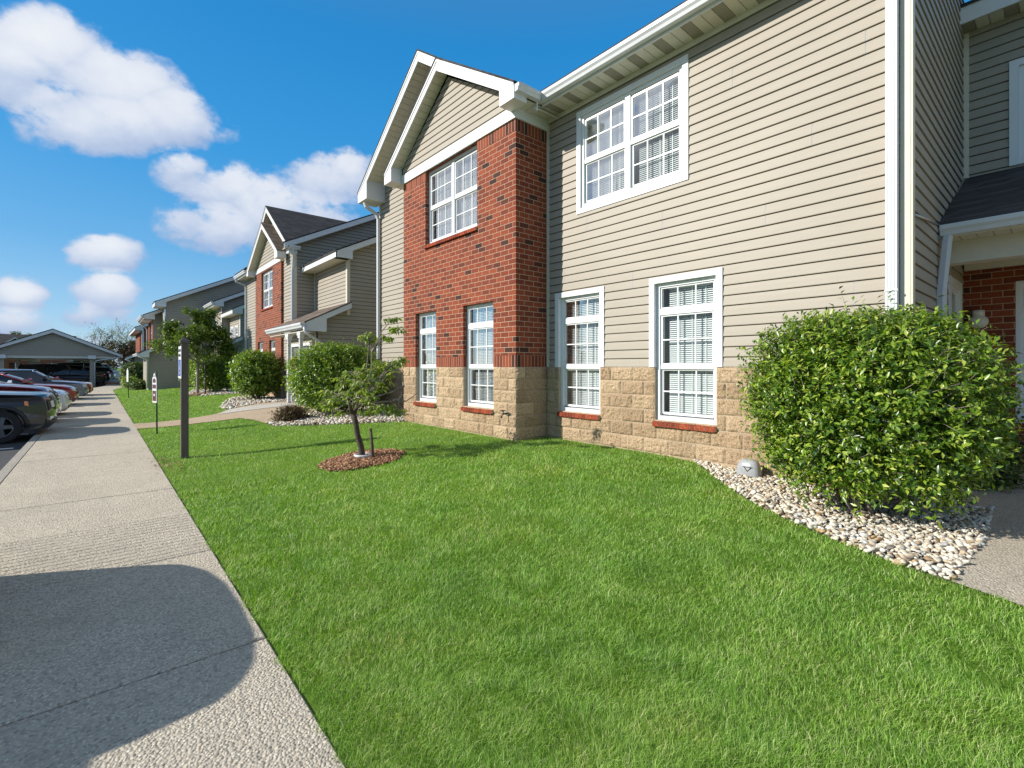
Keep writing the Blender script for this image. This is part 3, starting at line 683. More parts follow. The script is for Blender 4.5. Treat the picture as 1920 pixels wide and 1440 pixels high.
mb = MB(); bar(mb, TX(XB2), 19.98, 24.02, -.02, .03, 5.6, 5.8); bar(mb, TY(20), XB2-.03, XS2, 0, .03, 5.6, 5.8); mb.build('frieze_board', M['white'], B)
bars('corner_trim', M['cornerpost'], B, (TX(6.18), 15.5, 15.59, -.01, .022, 3.2, 5), (TY(15.5), 6.16, 6.26, -.01, .022, 3.2, 5.05), (TX(XS2), 18.67, 18.76, 0, .022, 2, 5.85), (TY(18.67), 5.44, 5.54, 0, .022, .1, 5.85), (TX(6.18), 18.55, 18.65, 0, .02, 3.2, 5))
fas = MB(); sof = MB(); rf = MB(); vent = Multi(); rfs = MB()
rake(fas, sof, rfs, (24.25, 5.78), (21.65, 7.37), 5.05, 5.35, .19, 5.5); rake(fas, sof, rfs, (19.36, 5.85), (21.65, 7.37), 5.05, 5.35, .19, 5.5)
rake(fas, sof, rf, (18.35, 5.82), (21.45, 8.02), 5.17, 5.46, .19, (5.2, 9.25)); rake(fas, sof, rf, (24.45, 5.78), (21.45, 8.02), 5.17, 5.46, .19, (5.3, 9.25))
fas.prism([(24.26, 5.77), (24.26, 5.55), (23.98, 5.55), (23.98, 5.85)], YP, 5.048, 5.34)
fas.prism([(19.35, 5.84), (19.35, 5.6), (19.75, 5.6), (19.75, 5.98)], YP, 5.048, 5.36)
fas.prism([(18.34, 5.81), (18.34, 5.6), (18.62, 5.6), (18.62, 5.9)], YP, 5.168, 5.46)
slope_y(fas, (5.02, 5.93), (12.5, 9.67), 18.34, 18.37); fas.box(5.06, 5.085, 24.2, 26.45, 5.66, 5.86)
slope_y(fas, (5.7, 5.17), (12.5, 8.57), 15.2, 15.23, .18); fas.box(5.7, 5.725, 15.2, 18.62, 4.985, 5.165)
fas.prism([(5.702, 5.16), (5.702, 4.985), (6.24, 4.985), (6.24, 5.4)], SLOPEP, 15.205, 15.49)
slope_y(fas, (4.78, 2.86), (6.2, 3.57), 15.2, 15.23, .17); fas.prism([(4.78, 2.85), (4.78, 2.6), (5.4, 2.6), (5.4, 3.1)], SLOPEP, 15.203, 15.49); fas.box(4.765, 4.79, 15.2, 19.3, 2.66, 2.84)
fas.build('fascia', M['white'], B)
soffit(sof, vent, 5.725, 6.17, 15.23, 18.62, 4.985, vents=False); soffit(sof, vent, 5.085, 5.45, 24.2, 26.4, 5.66); sof.box(4.79, 5.2, 15.23, 19.3, 2.6, 2.63)
sof.prism([(5.05, 5.74), (12.4, 9.42), (12.4, 9.44), (5.05, 5.76)], SLOPEP, 18.375, 18.66); sof.prism([(6.24, 5.25), (12.4, 8.33), (12.4, 8.35), (6.24, 5.27)], SLOPEP, 15.235, 15.49); sof.prism([(5.4, 3.0), (6.2, 3.4), (6.2, 3.42), (5.4, 3.02)], SLOPEP, 15.235, 15.49)
sof.build('soffit', M['soffit'], B); vent.build('soffit_vent', M['vent'], B)
roof_slab(rf, (5.02, 5.93), (12.5, 9.67), 18.33, 18.62); roof_slab(rf, (6.6, 6.72), (12.5, 9.67), 18.62, 24.3); roof_slab(rf, (5.02, 5.93), (12.5, 9.67), 24.3, 26.5); roof_slab(rf, (5.7, 5.17), (12.5, 8.57), 15.19, 18.66)
rf.build('roof', M['shingle'], B); rfs.build('roof', M['shingle2'], B)
rf = MB(); roof_slab(rf, (4.76, 2.85), (6.2, 3.57), 15.19, 19.3); rf.build('porch_roof', M['shingle2'], B)
mb = MB(); gutter(mb, (5.06, 24.25, 5.73), (5.06, 26.45, 5.73), (-1, 0, 0)); mb.build('gutter', M['gutter'], B); mb = MB(); gutter(mb, (5.17, 18.36, 5.73), (5.55, 18.36, 5.73), (0, -1, 0), size=.13); mb.build('gutter', M['gutter'], B)
mb = MB(); gutter(mb, (4.765, 15.2, 2.7), (4.765, 19.3, 2.7), (-1, 0, 0), size=.14); mb.build('porch_gutter', M['gutter'], B)
mb = MB(); downspout(mb, [(5.3, 18.3, 5.73), (5.33, 18.35, 5.55), (5.4, 18.66, 5.15), (5.4, 18.72, 5.0), (5.4, 18.72, 3.1)], .08, .07, (0, -1, 0)); mb.build('downspout', M['gutter'], B)
mb = MB(); downspout(mb, [(5.0, 26.3, 5.73), (5.02, 26.3, 5.6), (5.36, 26.15, 5.45), (5.4, 26.1, 5.3), (5.4, 26.1, .2)], .08, .07, (0, -1, 0)); mb.build('downspout', M['gutter'], B)
mb = MB(); mb.tube([(4.72, 15.2, 2.72), (4.74, 15.16, 2.58), (4.85, 15.14, 2.47), (5.2, 15.3, 2.3), (5.28, 15.38, 2.2), (5.3, 15.42, 2.05), (5.3, 15.42, .2)], .04, 8); mb.build('downspout', M['gutter'], B)
window(B, TX(XB2), *V1, style='twin', w=-.08, sill=dict(face=0), detail=False); window(B, TX(XB2), *V2, w=-.08, detail=False); window(B, TX(XB2), *V3, w=-.08, detail=False)
def door(parent, T, u0, u1, z0, z1):
    mb = MB(); bar(mb, T, u0-.09, u0, -.05, .03, z0, z1+.09); bar(mb, T, u1, u1+.09, -.05, .03, z0, z1+.09); bar(mb, T, u0, u1, -.05, .028, z1, z1+.09)
    d = MB(); bar(d, T, u0, u1, -.07, -.03, z0, z1); w = u1-u0; h = z1-z0
    for a, b, c, e in ((.12, .46, .5, .93), (.54, .88, .5, .93), (.12, .46, .09, .44), (.54, .88, .09, .44)):
        bar(d, T, u0+w*a, u0+w*b, -.03, -.022, z0+h*c, z0+h*e); bar(d, T, u0+w*a+.03, u0+w*b-.03, -.022, -.016, z0+h*c+.03, z0+h*e-.03)
    do = d.build('door', M['door'], parent); mb.build('frame', M['white'], do)
    k = MB(); k.tube([T(u0+.08, -.03, z0+.95), T(u0+.08, .03, z0+.95)], .028, 8); k.build('handle', M['metal'], do)
door(B, TX(5.2), *D1); door(B, TX(5.2), *D2)
for yy in (15.98, 17.25):
    mb = MB(); mb.box(4.82, 4.92, yy-.05, yy+.05, .1, 2.6); mb.box(4.79, 4.95, yy-.08, yy+.08, .1, .2); mb.box(4.79, 4.95, yy-.16, yy+.16, 2.5, 2.6); mb.box(4.8, 4.94, yy-.11, yy+.11, 2.42, 2.5)
    for i in range(26):
        z = .3+i*.082
        mb.box(4.815, 4.8215, yy-.012, yy+.012, z, z+.04, 1); mb.box(4.858, 4.882, yy-.055, yy-.0485, z, z+.04, 1)
    mb.build('porch_post', [M['white'], M['vent']], B)

# ================================================================== third building
Cc = thing('apartment_building', 'third apartment building down the street with broad shaded siding wall behind the young tree', 'building', (6, 36, 0), group=GRP_B)
mb = MB(); siding(mb, TY(36.6), [(3.13, .1), (12, .1), (12, 9.93), (3.13, 5.68)]); siding(mb, TY(36.6), [(2.3, .1), (3.13, .1), (3.13, 2.95), (2.3, 2.53)]); mb.build('siding_wall', M['siding'], Cc)
mb = MB(); siding(mb, TX(3.1), [(36.6, 2.7), (38.2, 2.7), (38.2, 5.4), (36.6, 5.4)]); mb.build('siding_wall', M['siding'], Cc); mb = MB(); siding(mb, TY(38.2), [(2.62, 2.6), (3.1, 2.6), (3.1, 5.2), (2.62, 4.9)]); mb.build('siding_wall', M['siding'], Cc); mb = MB(); siding(mb, TX(2.3), [(36.6, .1), (41, .1), (41, 2.4), (36.6, 2.4)]); mb.build('siding_wall', M['siding'], Cc)
mb = MB(); grid_wall(mb, TX(2.62), 38.2, 42, 1.5, 4.85, [(39.2, 40.9, 2.95, 4.6)]); mb.build('brick_wall', M['brick_far'], Cc)
mb = MB(); siding(mb, TX(5.55), [(32.9, 1), (36.6, 1), (36.6, 5.1), (32.9, 5.1)], [(34.2, 35.9, 2.85, 4.3)]); mb.build('siding_wall', M['siding'], Cc); mb = MB(); siding(mb, TX(5.94), [(29.96, 1), (32.9, 1), (32.9, 4.5), (29.96, 4.5)], [(30.5, 31.2, 2.9, 3.75), (31.7, 32.4, 2.9, 3.75)]); mb.build('siding_wall', M['siding'], Cc)
mb = MB(); siding(mb, TY(32.9), [(5.57, .1), (12, .1), (12, 8.6), (5.57, 5.5)]); mb.build('siding_wall', M['siding'], Cc); mb = MB(); siding(mb, TY(29.96), [(5.96, .1), (12, .1), (12, 7.83), (5.96, 4.83)]); siding(mb, TY(29.96), [(5.15, .1), (5.96, .1), (5.96, 3.1), (5.15, 2.7)]); mb.build('siding_wall', M['siding'], Cc)
bars('corner_trim', M['white'], Cc, (TX(3.1), 36.6, 36.8, 0, .025, 2.7, 5.3), (TX(2.3), 36.6, 36.75, 0, .02, .1, 2.4), (TX(5.55), 32.9, 33.05, 0, .02, 1, 5.1), (TX(5.94), 29.96, 30.1, 0, .02, 1, 4.5))
fas = MB(); rf = MB(); sof = MB()
slope_y(fas, (2.6, 5.45), (12.4, 10.15), 36.25, 36.28, .22); fas.prism([(2.6, 5.44), (2.6, 5.18), (3.15, 5.18), (3.15, 5.7)], SLOPEP, 36.26, 36.58)
slope_y(fas, (2.15, 4.75), (3.15, 5.25), 37.85, 37.9, .2); fas.prism([(2.15, 4.75), (2.15, 4.5), (2.7, 4.5), (2.7, 5.0)], SLOPEP, 37.87, 38.18); fas.box(2.13, 2.16, 37.87, 42.3, 4.52, 4.75)
slope_y(fas, (1.85, 2.32), (3.12, 2.97), 36.25, 36.28, .19); fas.prism([(1.85, 2.3), (1.85, 2.08), (2.32, 2.08), (2.32, 2.5)], SLOPEP, 36.26, 36.58)
slope_y(fas, (5.1, 5.3), (12, 8.65), 32.6, 32.63, .2); fas.prism([(5.1, 5.29), (5.1, 5.06), (5.6, 5.06), (5.6, 5.5)], SLOPEP, 32.61, 32.88); fas.box(5.09, 5.11, 32.6, 36.6, 5.08, 5.3)
slope_y(fas, (5.5, 4.63), (12, 7.88), 29.66, 29.69, .2); fas.prism([(5.5, 4.62), (5.5, 4.4), (6, 4.4), (6, 4.85)], SLOPEP, 29.67, 29.94); fas.box(5.49, 5.51, 29.66, 32.9, 4.42, 4.62)
slope_y(fas, (5.0, 2.68), (5.98, 3.17), 29.66, 29.69, .18)
fas.box(2.575, 2.6, 36.26, 37.84, 5.2, 5.43); sof.box(2.6, 3.1, 36.58, 37.84, 5.18, 5.2); sof.prism([(3.15, 5.49), (12.3, 9.88), (12.3, 9.9), (3.15, 5.51)], SLOPEP, 36.285, 36.59); sof.box(2.16, 2.62, 37.9, 42.2, 4.5, 4.52); sof.box(5.11, 5.55, 32.63, 36.6, 5.05, 5.08); sof.box(5.51, 5.94, 29.69, 32.9, 4.39, 4.42); sof.build('soffit', M['soffit'], Cc); fas.build('fascia', M['white'], Cc)
for a, b, y0, y1 in (((2.58, 5.44), (12.4, 10.15), 36.24, 37.84), ((3.6, 5.95), (12.4, 10.15), 37.84, 48), ((2.12, 4.74), (3.4, 5.38), 37.84, 42.3), ((1.84, 2.31), (3.12, 2.97), 36.24, 41.3), ((5.08, 5.29), (12, 8.65), 32.59, 36.6), ((5.48, 4.62), (12, 7.88), 29.65, 32.9), ((4.98, 2.67), (5.96, 3.17), 29.65, 33)): roof_slab(rf, a, b, y0, y1)
rf.build('roof', M['shingle'], Cc)
mb = MB(); gutter(mb, (2.14, 37.9, 4.6), (2.14, 42.3, 4.6), (-1, 0, 0), size=.14); gutter(mb, (1.86, 36.28, 2.18), (1.86, 41, 2.18), (-1, 0, 0), size=.14); gutter(mb, (5.1, 32.6, 5.15), (5.1, 36.6, 5.15), (-1, 0, 0), size=.14); mb.build('gutter', M['gutter'], Cc)
mb = MB(); mb.tube([(1.8, 36.35, 2.15), (2.1, 36.4, 2.0), (2.24, 36.55, 1.9), (2.24, 36.55, .2)], .05); mb.build('downspout', M['gutter'], Cc)
mb = MB(); mb.tube([(2.05, 42, 4.6), (2.4, 42, 4.3), (2.56, 42, 4.1), (2.56, 42, .2)], .05); mb.build('downspout', M['gutter'], Cc)
window(Cc, TX(2.62), 39.2, 40.9, 2.95, 4.6, style='twin', w=-.08, detail=False, sill=dict(face=0)); window(Cc, TX(5.55), 34.2, 35.9, 2.85, 4.3, style='twin', casing=dict(bottom=True), detail=False)
for y in (30.5, 31.7): window(Cc, TX(5.94), y, y+.7, 2.9, 3.75, style='single', casing=dict(bottom=True), detail=False)

# ================================================================== fourth building
Dd = thing('apartment_building', 'farthest apartment building in the row with dark shaded brick end wall', 'building', (5, 54, 0), group=GRP_B)
mb = MB(); grid_wall(mb, TY(52), 2.85, 9, 0, 5); grid_wall(mb, TX(2.85), 52, 62, 0, 4.9, [(54, 55.6, 2.9, 4.4)]); mb.build('brick_wall', M['brick_far'], Dd)
fas = MB(); rf = MB(); slope_y(fas, (2.35, 4.85), (9, 8.1), 51.7, 51.74, .24); slope_y(fas, (1.7, 2.25), (2.9, 2.9), 51.2, 51.24, .2); fas.prism([(2.35, 4.84), (2.35, 4.6), (2.9, 4.6), (2.9, 5.1)], SLOPEP, 51.72, 51.98); fas.box(2.8, 2.95, 51.93, 51.99, 0, 4.7); fas.box(2.33, 2.36, 51.75, 62, 4.62, 4.85); fas.box(2.36, 2.84, 51.75, 62, 4.6, 4.63); fas.build('fascia', M['white'], Dd)
roof_slab(rf, (2.33, 4.84), (9, 8.1), 51.69, 62); roof_slab(rf, (1.7, 2.25), (2.9, 2.9), 51.19, 56); rf.build('roof', M['shingle'], Dd)
mb = MB(); mb.tube([(1.7, 51.3, 2.15), (2.0, 51.4, 1.95), (2.15, 51.45, 1.8), (2.15, 51.45, .1)], .05); mb.tube([(1.7, 52.3, 2.15), (1.95, 52.3, 1.95), (1.98, 52.3, .1)], .05); mb.build('downspout', M['gutter'], Dd)
window(Dd, TX(2.85), 54, 55.6, 2.9, 4.4, style='twin', w=-.08, detail=False)
mb = MB(); siding(mb, TX(2.3), [(51.6, .1), (56, .1), (56, 2.2), (51.6, 2.2)]); siding(mb, TY(51.6), [(2.3, .1), (2.85, .1), (2.85, 2.6), (2.3, 2.3)]); mb.build('siding_wall', M['siding'], Dd)
# ================================================================== ground
CA, SA = .75991, .65003
def U(px, py, d):        # used once to survey positions from the photograph: depth d in metres
    k = (px-960)/906; return Vector((d*(SA+k*CA), d*(CA-k*SA), 1.5-(py-688)/906*d))
def patch(name, poly, mat, dz, cuts=3, fn=zg):
    bm = bmesh.new(); vs = [bm.verts.new((x, y, 0)) for x, y in poly]; bm.faces.new(vs)
    bmesh.ops.triangulate(bm, faces=bm.faces[:])
    for _ in range(cuts):
        le = [e for e in bm.edges if e.calc_length() > .5]
        if le: bmesh.ops.subdivide_edges(bm, edges=le, cuts=1)
        bmesh.ops.triangulate(bm, faces=bm.faces[:])
    for v in bm.verts: v.co.z = float(fn(v.co.x, v.co.y))+dz
    bmesh.ops.recalc_face_normals(bm, faces=bm.faces[:])
    me = bpy.data.meshes.new(name); bm.to_mesh(me); bm.free(); me.materials.append(mat)
    for p in me.polygons:
        if p.normal.z < 0: p.flip()
    return link(name, me)
mb = MB(); mb.quad((-700, -500, -.17), (700, -500, -.17), (700, 900, -.17), (-700, 900, -.17)); kind(mb.build('ground', M['soil']), 'structure')
ys = [-12+.9*i for i in range(140)]
def strip(name, x0, x1, mat, z0, z1=None, yl=ys):
    vs = []; fs = []
    for y in yl:
        s = float(walk_shift(y)); vs += [(x0+s, y, z0), (x1+s, y, z0 if z1 is None else z1)]
    for i in range(len(yl)-1): fs.append((2*i, 2*i+1, 2*i+3, 2*i+2))
    m = MB(); m.add(vs, fs); return m.build(name, mat)
vs = []; fs = []
for y in ys: vs += [(-46, y, -.128), (-1.09+float(walk_shift(y)), y, -.128)]
for i in range(len(ys)-1): fs.append((2*i, 2*i+1, 2*i+3, 2*i+2))
m_ = MB(); m_.add(vs, fs); kind(m_.build('parking_lot', M['asphalt']), 'structure')
mb = MB()
for k in range(-1, 15):
    y = 5.75+2.7*k
    if y < 41: mb.box(-6.2, -1.3, y-.05, y+.05, -.13, -.1235)
kind(mb.build('stall_markings', M['paint']), 'structure')
# kerb and pavement slabs
vs = []; fs = []; prof = [(-1.10, -.14), (-1.092, -.02), (-1.075, 0), (-.968, .0), (-.962, -.03)]
for y in ys: vs += [(p+float(walk_shift(y)), y, q) for p, q in prof]
n = len(prof)
for i in range(len(ys)-1):
    for k in range(n-1): fs.append((i*n+k, i*n+k+1, (i+1)*n+k+1, (i+1)*n+k))
m_ = MB(); m_.add(vs, fs); kind(m_.build('kerb', M['kerb']), 'structure')
mb = MB(); edges = [-12, -9, -6, -3, -.1, 2.93, 4.62, 7.27, 10.8]+[10.8+3.05*i for i in range(1, 22)]
def slab(y0, y1, grooves=False):
    n = max(2, int((y1-y0)/.8)); pts = [(y0, -.04), (y0+.002, -.008), (y0+.012, 0)]
    if grooves:
        y = y0+.05
        while y < min(y0+1.32, y1-.1): pts += [(y-.011, 0), (y-.003, -.005), (y+.003, -.005), (y+.011, 0)]; y += .088
    else: pts += [(y0+(y1-y0)*i/n, 0) for i in range(1, n)]
    pts += [(y1-.012, 0), (y1-.002, -.008), (y1, -.04)]
    for (ya, za), (yb, zb) in zip(pts, pts[1:]):
        sa, sb = float(walk_shift(ya)), float(walk_shift(yb))
        mb.quad((-.955+sa, ya, za), (.70+sa, ya, za), (.70+sb, yb, zb), (-.955+sb, yb, zb))
        mb.quad((.70+sa, ya, za), (.725+sa, ya, za-.03), (.725+sb, yb, zb-.03), (.70+sb, yb, zb))
for a, b in zip(edges, edges[1:]): slab(a+.006, b-.006, abs(a-4.62) < .01)
sw = kind(mb.build('sidewalk', M['sidewalk']), 'structure'); bm = bmesh.new(); bm.from_mesh(sw.data); bmesh.ops.remove_doubles(bm, verts=bm.verts[:], dist=.0005); bmesh.ops.recalc_face_normals(bm, faces=bm.faces[:]); bm.to_mesh(sw.data); bm.free()
o = strip('sidewalk_joint_bed', -1.0, .72, M['joint'], -.03); kind(o, 'structure')
# lawn sheet
nx, ny = 60, 170
gx = .69+(15-.69)*np.linspace(0, 1, nx)**1.5; gy = np.linspace(-12, 80, ny)
X, Y = np.meshgrid(gx, gy, indexing='ij'); X = X+walk_shift(Y)
V = np.stack([X, Y, zg(X, Y)], -1).reshape(-1, 3)
I = np.arange((nx-1)*(ny-1)); i0 = (I//(ny-1))*ny+I % (ny-1)
lawn = raw_mesh('lawn', V, np.stack([i0, i0+ny, i0+ny+1, i0+1], 1), M['soil'], smooth=True); kind(lawn, 'structure')
WALK1 = [(.70, 14.85), (2.0, 14.7), (2.85, 14.45), (3.0, 13.6), (3.02, 12.6), (3.3, 12.35), (4.6, 13.6), (5.25, 15.4), (5.25, 18.3), (4.1, 18.1), (3.1, 17.3), (2.6, 16.4), (1.8, 16.15), (.70, 16.2)]
WALK2 = [(4.02, .50), (3.9, .1), (3.85, -.6), (3.9, -5), (9.3, -5), (9.3, 1.1), (6.4, 1.1), (6.2, .52), (5.1, .47)]
BED1 = [(5.99, 3.3), (5.85, 3.15), (5.32, 2.62), (4.85, 2.12), (4.47, 1.56), (4.28, 1.2), (4.13, .86), (4.02, .5), (5.1, .45), (6.2, .5), (6.5, 1.1), (6.2, 3.3)]
BED2 = [(5.3, 9.7), (4.6, 10.0), (4.05, 10.45), (3.5, 11.1), (3.03, 11.9), (3.02, 12.5), (3.4, 12.4), (4.6, 13.55), (6.1, 13.6), (6.1, 9.9)]
BED3 = [(3.05, 17.3), (4.1, 18.1), (5.4, 18.35), (5.5, 23), (4.6, 22.8), (3.9, 21.8), (3.5, 20.2), (3.1, 18.6)]
BED4 = [(3.6, 25.3), (5.3, 24.6), (5.6, 32), (4.0, 31.5), (3.3, 28.6), (3.1, 27.0)]
kind(patch('entrance_walk', WALK1, M['walk'], .012), 'structure'); kind(patch('porch_walk', WALK2, concrete_mat('porch_walk_concrete', (.70, .605, .475)), .012), 'structure')
soilbed = plain('bed_soil', (.09, .075, .06), .95, var=.3, scale=30, bump=.6)
kind(patch('porch_slab', [(2.62, 16.12), (5.2, 16.0), (5.2, 17.3), (4.4, 17.5), (3.1, 17.2)], concrete_mat('pale_concrete', (.74, .70, .62)), .022), 'structure')
for bd in (BED1, BED2, BED3, BED4): kind(patch('gravel_bed_soil', bd, soilbed, .006), 'structure')
mb = MB(); mb.box(2.9, 4.75, 17.0, 17.08, .1, .3); 
TREE = (2.93, 6.77); MUL = [(TREE[0]+.6*math.cos(t*.4)*(1+.07*math.sin(3*t)), TREE[1]+.55*math.sin(t*.4)*(1+.06*math.cos(2*t))) for t in range(16)]
MUL2 = [(3.5+.55*math.cos(t*.5), 26.7+.55*math.sin(t*.5)) for t in range(13)]
bare = [WALK1, WALK2, BED1, BED2, BED3, BED4, MUL, MUL2, [(5.255, 6.06), (6.2, 6.06), (6.2, 9.95), (5.255, 9.95)], [(5.975, .9), (14, .9), (14, 12.75), (5.975, 12.75)], [(5.2, 15.5), (14, 15.5), (14, 27), (5.33, 26.3), (5.33, 18.6), (5.2, 18.6)], [(2.28, 36.6), (14, 36.6), (14, 50), (2.28, 50)], [(5.1, 29.9), (14, 29.9), (14, 37), (5.5, 37)]]
# ------------------------------------------------------------------ grass blades
def grass():
    N = 1150000
    lr = RNG.uniform(math.log(1.5), math.log(44), N); r = np.exp(lr); az = RNG.uniform(R(-11), R(97), N)
    x = r*np.sin(az); y = r*np.cos(az)
    edge = .712+walk_shift(y)+.018*np.sin(y*9)+.014*np.sin(y*23+1)+.012*np.sin(y*61)
    ok = (x > edge) & (x < 6.1)
    ok |= (x > edge) & (y > 24) & (x < 6)
    for p in bare: ok &= ~inpoly(x, y, p)
    x, y, r = x[ok], y[ok], r[ok]; n = len(x)
    z = zg(x, y)-.004
    tuft = np.array([mnoise.noise(Vector((a*2.1, b*2.1, 0))) for a, b in zip(x[::1], y[::1])]) if n < 900000 else np.zeros(n)
    h = (.020+.024*RNG.random(n))*(1+.28*tuft)*np.clip(1+.012*(r-3), .9, 1.35)
    longb = RNG.random(n) < .05; h[longb] *= 1.7
    w = .0013*np.maximum(1, r/1.9)*(.7+.6*RNG.random(n))
    a = RNG.uniform(0, 2*np.pi, n); lean = h*RNG.uniform(.25, 1.35, n)
    dirv = np.stack([np.cos(a), np.sin(a)], 1); 
    f1 = np.array([mnoise.noise(Vector((a_*1.9+5, b_*1.9, 3))) for a_, b_ in zip(x, y)])*9.0
    strength = .3+.55*np.clip(.5+tuft, 0, 1)
    comb = np.stack([np.cos(f1), np.sin(f1)], 1)*strength[:, None]; dirv = dirv+comb; dirv /= np.linalg.norm(dirv, axis=1)[:, None]+1e-9
    side = np.stack([-dirv[:, 1], dirv[:, 0]], 1); tw = RNG.uniform(-.9, .9, n)
    side = side*np.cos(tw)[:, None]+dirv*np.sin(tw)[:, None]
    base = np.stack([x, y, z], 1)
    def off(s, f, t): return base+np.concatenate([side*(s*w)[:, None]+dirv*(lean*f)[:, None], (h*t)[:, None]], 1)
    b0, b1 = off(-.5, 0, 0), off(.5, 0, 0); m0, m1 = off(-.42, .34, .62), off(.42, .34, .62); tp = off(0, 1, .88)
    near = r < 7
    nn = np.where(near)[0]; ff = np.where(~near)[0]
    V1 = np.stack([b0[nn], b1[nn], m1[nn], m0[nn], tp[nn]], 1).reshape(-1, 3); i = np.arange(len(nn))[:, None]*5
    F1 = np.concatenate([i+[0, 1, 2], i+[0, 2, 3], i+[3, 2, 4]], 1).reshape(-1, 3)
    V2 = np.stack([b0[ff], b1[ff], tp[ff]], 1).reshape(-1, 3); F2 = np.arange(len(ff)*3).reshape(-1, 3)+len(V1)
    o = raw_mesh('grass', np.concatenate([V1, V2]), np.concatenate([F1, F2]), M['blade']); kind(o, 'stuff')
    o['label'] = 'short mown green lawn grass'
grass()
# ------------------------------------------------------------------ pebbles, mulch
def ico(sub):
    bm = bmesh.new(); bmesh.ops.create_icosphere(bm, subdivisions=sub, radius=1)
    v = np.array([q.co[:] for q in bm.verts]); f = np.array([[q.index for q in p.verts] for p in bm.faces]); bm.free(); return v, f
def rotmats(n):
    q = RNG.normal(size=(n, 4)); q /= np.linalg.norm(q, axis=1)[:, None]; a, b, c, d = q.T
    return np.stack([np.stack([a*a+b*b-c*c-d*d, 2*(b*c-a*d), 2*(b*d+a*c)], 1), np.stack([2*(b*c+a*d), a*a-b*b+c*c-d*d, 2*(c*d-a*b)], 1), np.stack([2*(b*d-a*c), 2*(c*d+a*b), a*a-b*b-c*c+d*d], 1)], 1)
def scatter(poly, spacing, jit=.5):
    xs = [p[0] for p in poly]; ys_ = [p[1] for p in poly]
    gx, gy = np.meshgrid(np.arange(min(xs), max(xs), spacing), np.arange(min(ys_), max(ys_), spacing)); gx = gx.ravel(); gy = gy.ravel()
    gx = gx+RNG.uniform(-jit, jit, gx.shape)*spacing; gy = gy+RNG.uniform(-jit, jit, gy.shape)*spacing
    k = inpoly(gx, gy, poly); return gx[k], gy[k]
def pebbles(name, poly, size, sub, layers, label):
    v, f = ico(sub); v = v*(1+.0*v)
    P = []
    for L in range(layers):
        x, y = scatter(poly, size*1.25, .6); P.append(np.stack([x, y, zg(x, y)+.01+L*size*.42+RNG.uniform(0, .01, len(x))], 1))
    P = np.concatenate(P); n = len(P)
    s = size*.5*np.exp(RNG.normal(0, .27, n)); sc = np.stack([s*RNG.uniform(1.0, 1.5, n), s*RNG.uniform(.75, 1.1, n), s*RNG.uniform(.5, .8, n)], 1)
    lump = 1+.16*np.sin(v[:, 0]*3.1+1)*np.cos(v[:, 1]*2.7)+.08*np.sin(v[:, 2]*5)
    vv = (v*lump[:, None])[None]*sc[:, None]
    t = RNG.uniform(-.5, .5, (n, 2)); a = RNG.uniform(0, 6.28, n)
    ca, sa = np.cos(a), np.sin(a); x = vv[..., 0]*ca[:, None]-vv[..., 1]*sa[:, None]; y = vv[..., 0]*sa[:, None]+vv[..., 1]*ca[:, None]; z = vv[..., 2]+x*t[:, :1]+y*t[:, 1:]
    V = np.stack([x, y, z], -1)+P[:, None]
    F = f[None]+(np.arange(n)*len(v))[:, None, None]
    o = raw_mesh(name, V.reshape(-1, 3), F.reshape(-1, 3), M['pebble'], smooth=True); kind(o, 'stuff'); o['label'] = label
pebbles('river_pebbles', BED1, .033, 2, 2, 'pale river pebbles in the bed under the large hedge')
pebbles('river_pebbles', BED2, .062, 1, 2, 'river pebbles in the bed at the brick gable corner')
pebbles('river_pebbles', BED3, .08, 1, 1, 'river pebbles beside the entrance walk')
pebbles('river_pebbles', BED4, .09, 1, 1, 'river pebbles in the far shrub bed')
def mulch(poly, n, c, s, label):
    x = []; 
    while len(x) < n:
        p = (RNG.uniform(c[0]-1, c[0]+1), RNG.uniform(c[1]-1, c[1]+1))
        if inpoly(np.array([p[0]]), np.array([p[1]]), poly)[0]: x.append(p)
    x = np.array(x); d = np.hypot(x[:, 0]-c[0], x[:, 1]-c[1]); z = zg(x[:, 0], x[:, 1])+.005+.05*np.clip(1-d/.62, 0, 1)+RNG.uniform(0, .02, n)
    cube = np.array([(a, b, c_) for a in (-1, 1) for b in (-1, 1) for c_ in (-1, 1)], float); fc = np.array([(0, 1, 3, 2), (4, 6, 7, 5), (0, 4, 5, 1), (2, 3, 7, 6), (0, 2, 6, 4), (1, 5, 7, 3)])
    sc = np.stack([RNG.uniform(.015, .04, n), RNG.uniform(.006, .012, n), RNG.uniform(.003, .006, n)], 1)*s
    rm = rotmats(n); vv = np.einsum('nij,nkj->nki', rm, cube[None]*sc[:, None]); vv[..., 2] *= .55
    V = vv+np.stack([x[:, 0], x[:, 1], z], 1)[:, None]
    o = raw_mesh('mulch', V.reshape(-1, 3), (fc[None]+(np.arange(n)*8)[:, None, None]).reshape(-1, 4), M['mulch']); kind(o, 'stuff'); o['label'] = label
mulch(MUL, 2600, TREE, 1.0, 'reddish bark mulch ring round the small tree'); mulch(MUL2, 500, (3.5, 26.7), 1.8, 'bark mulch round the young street tree')
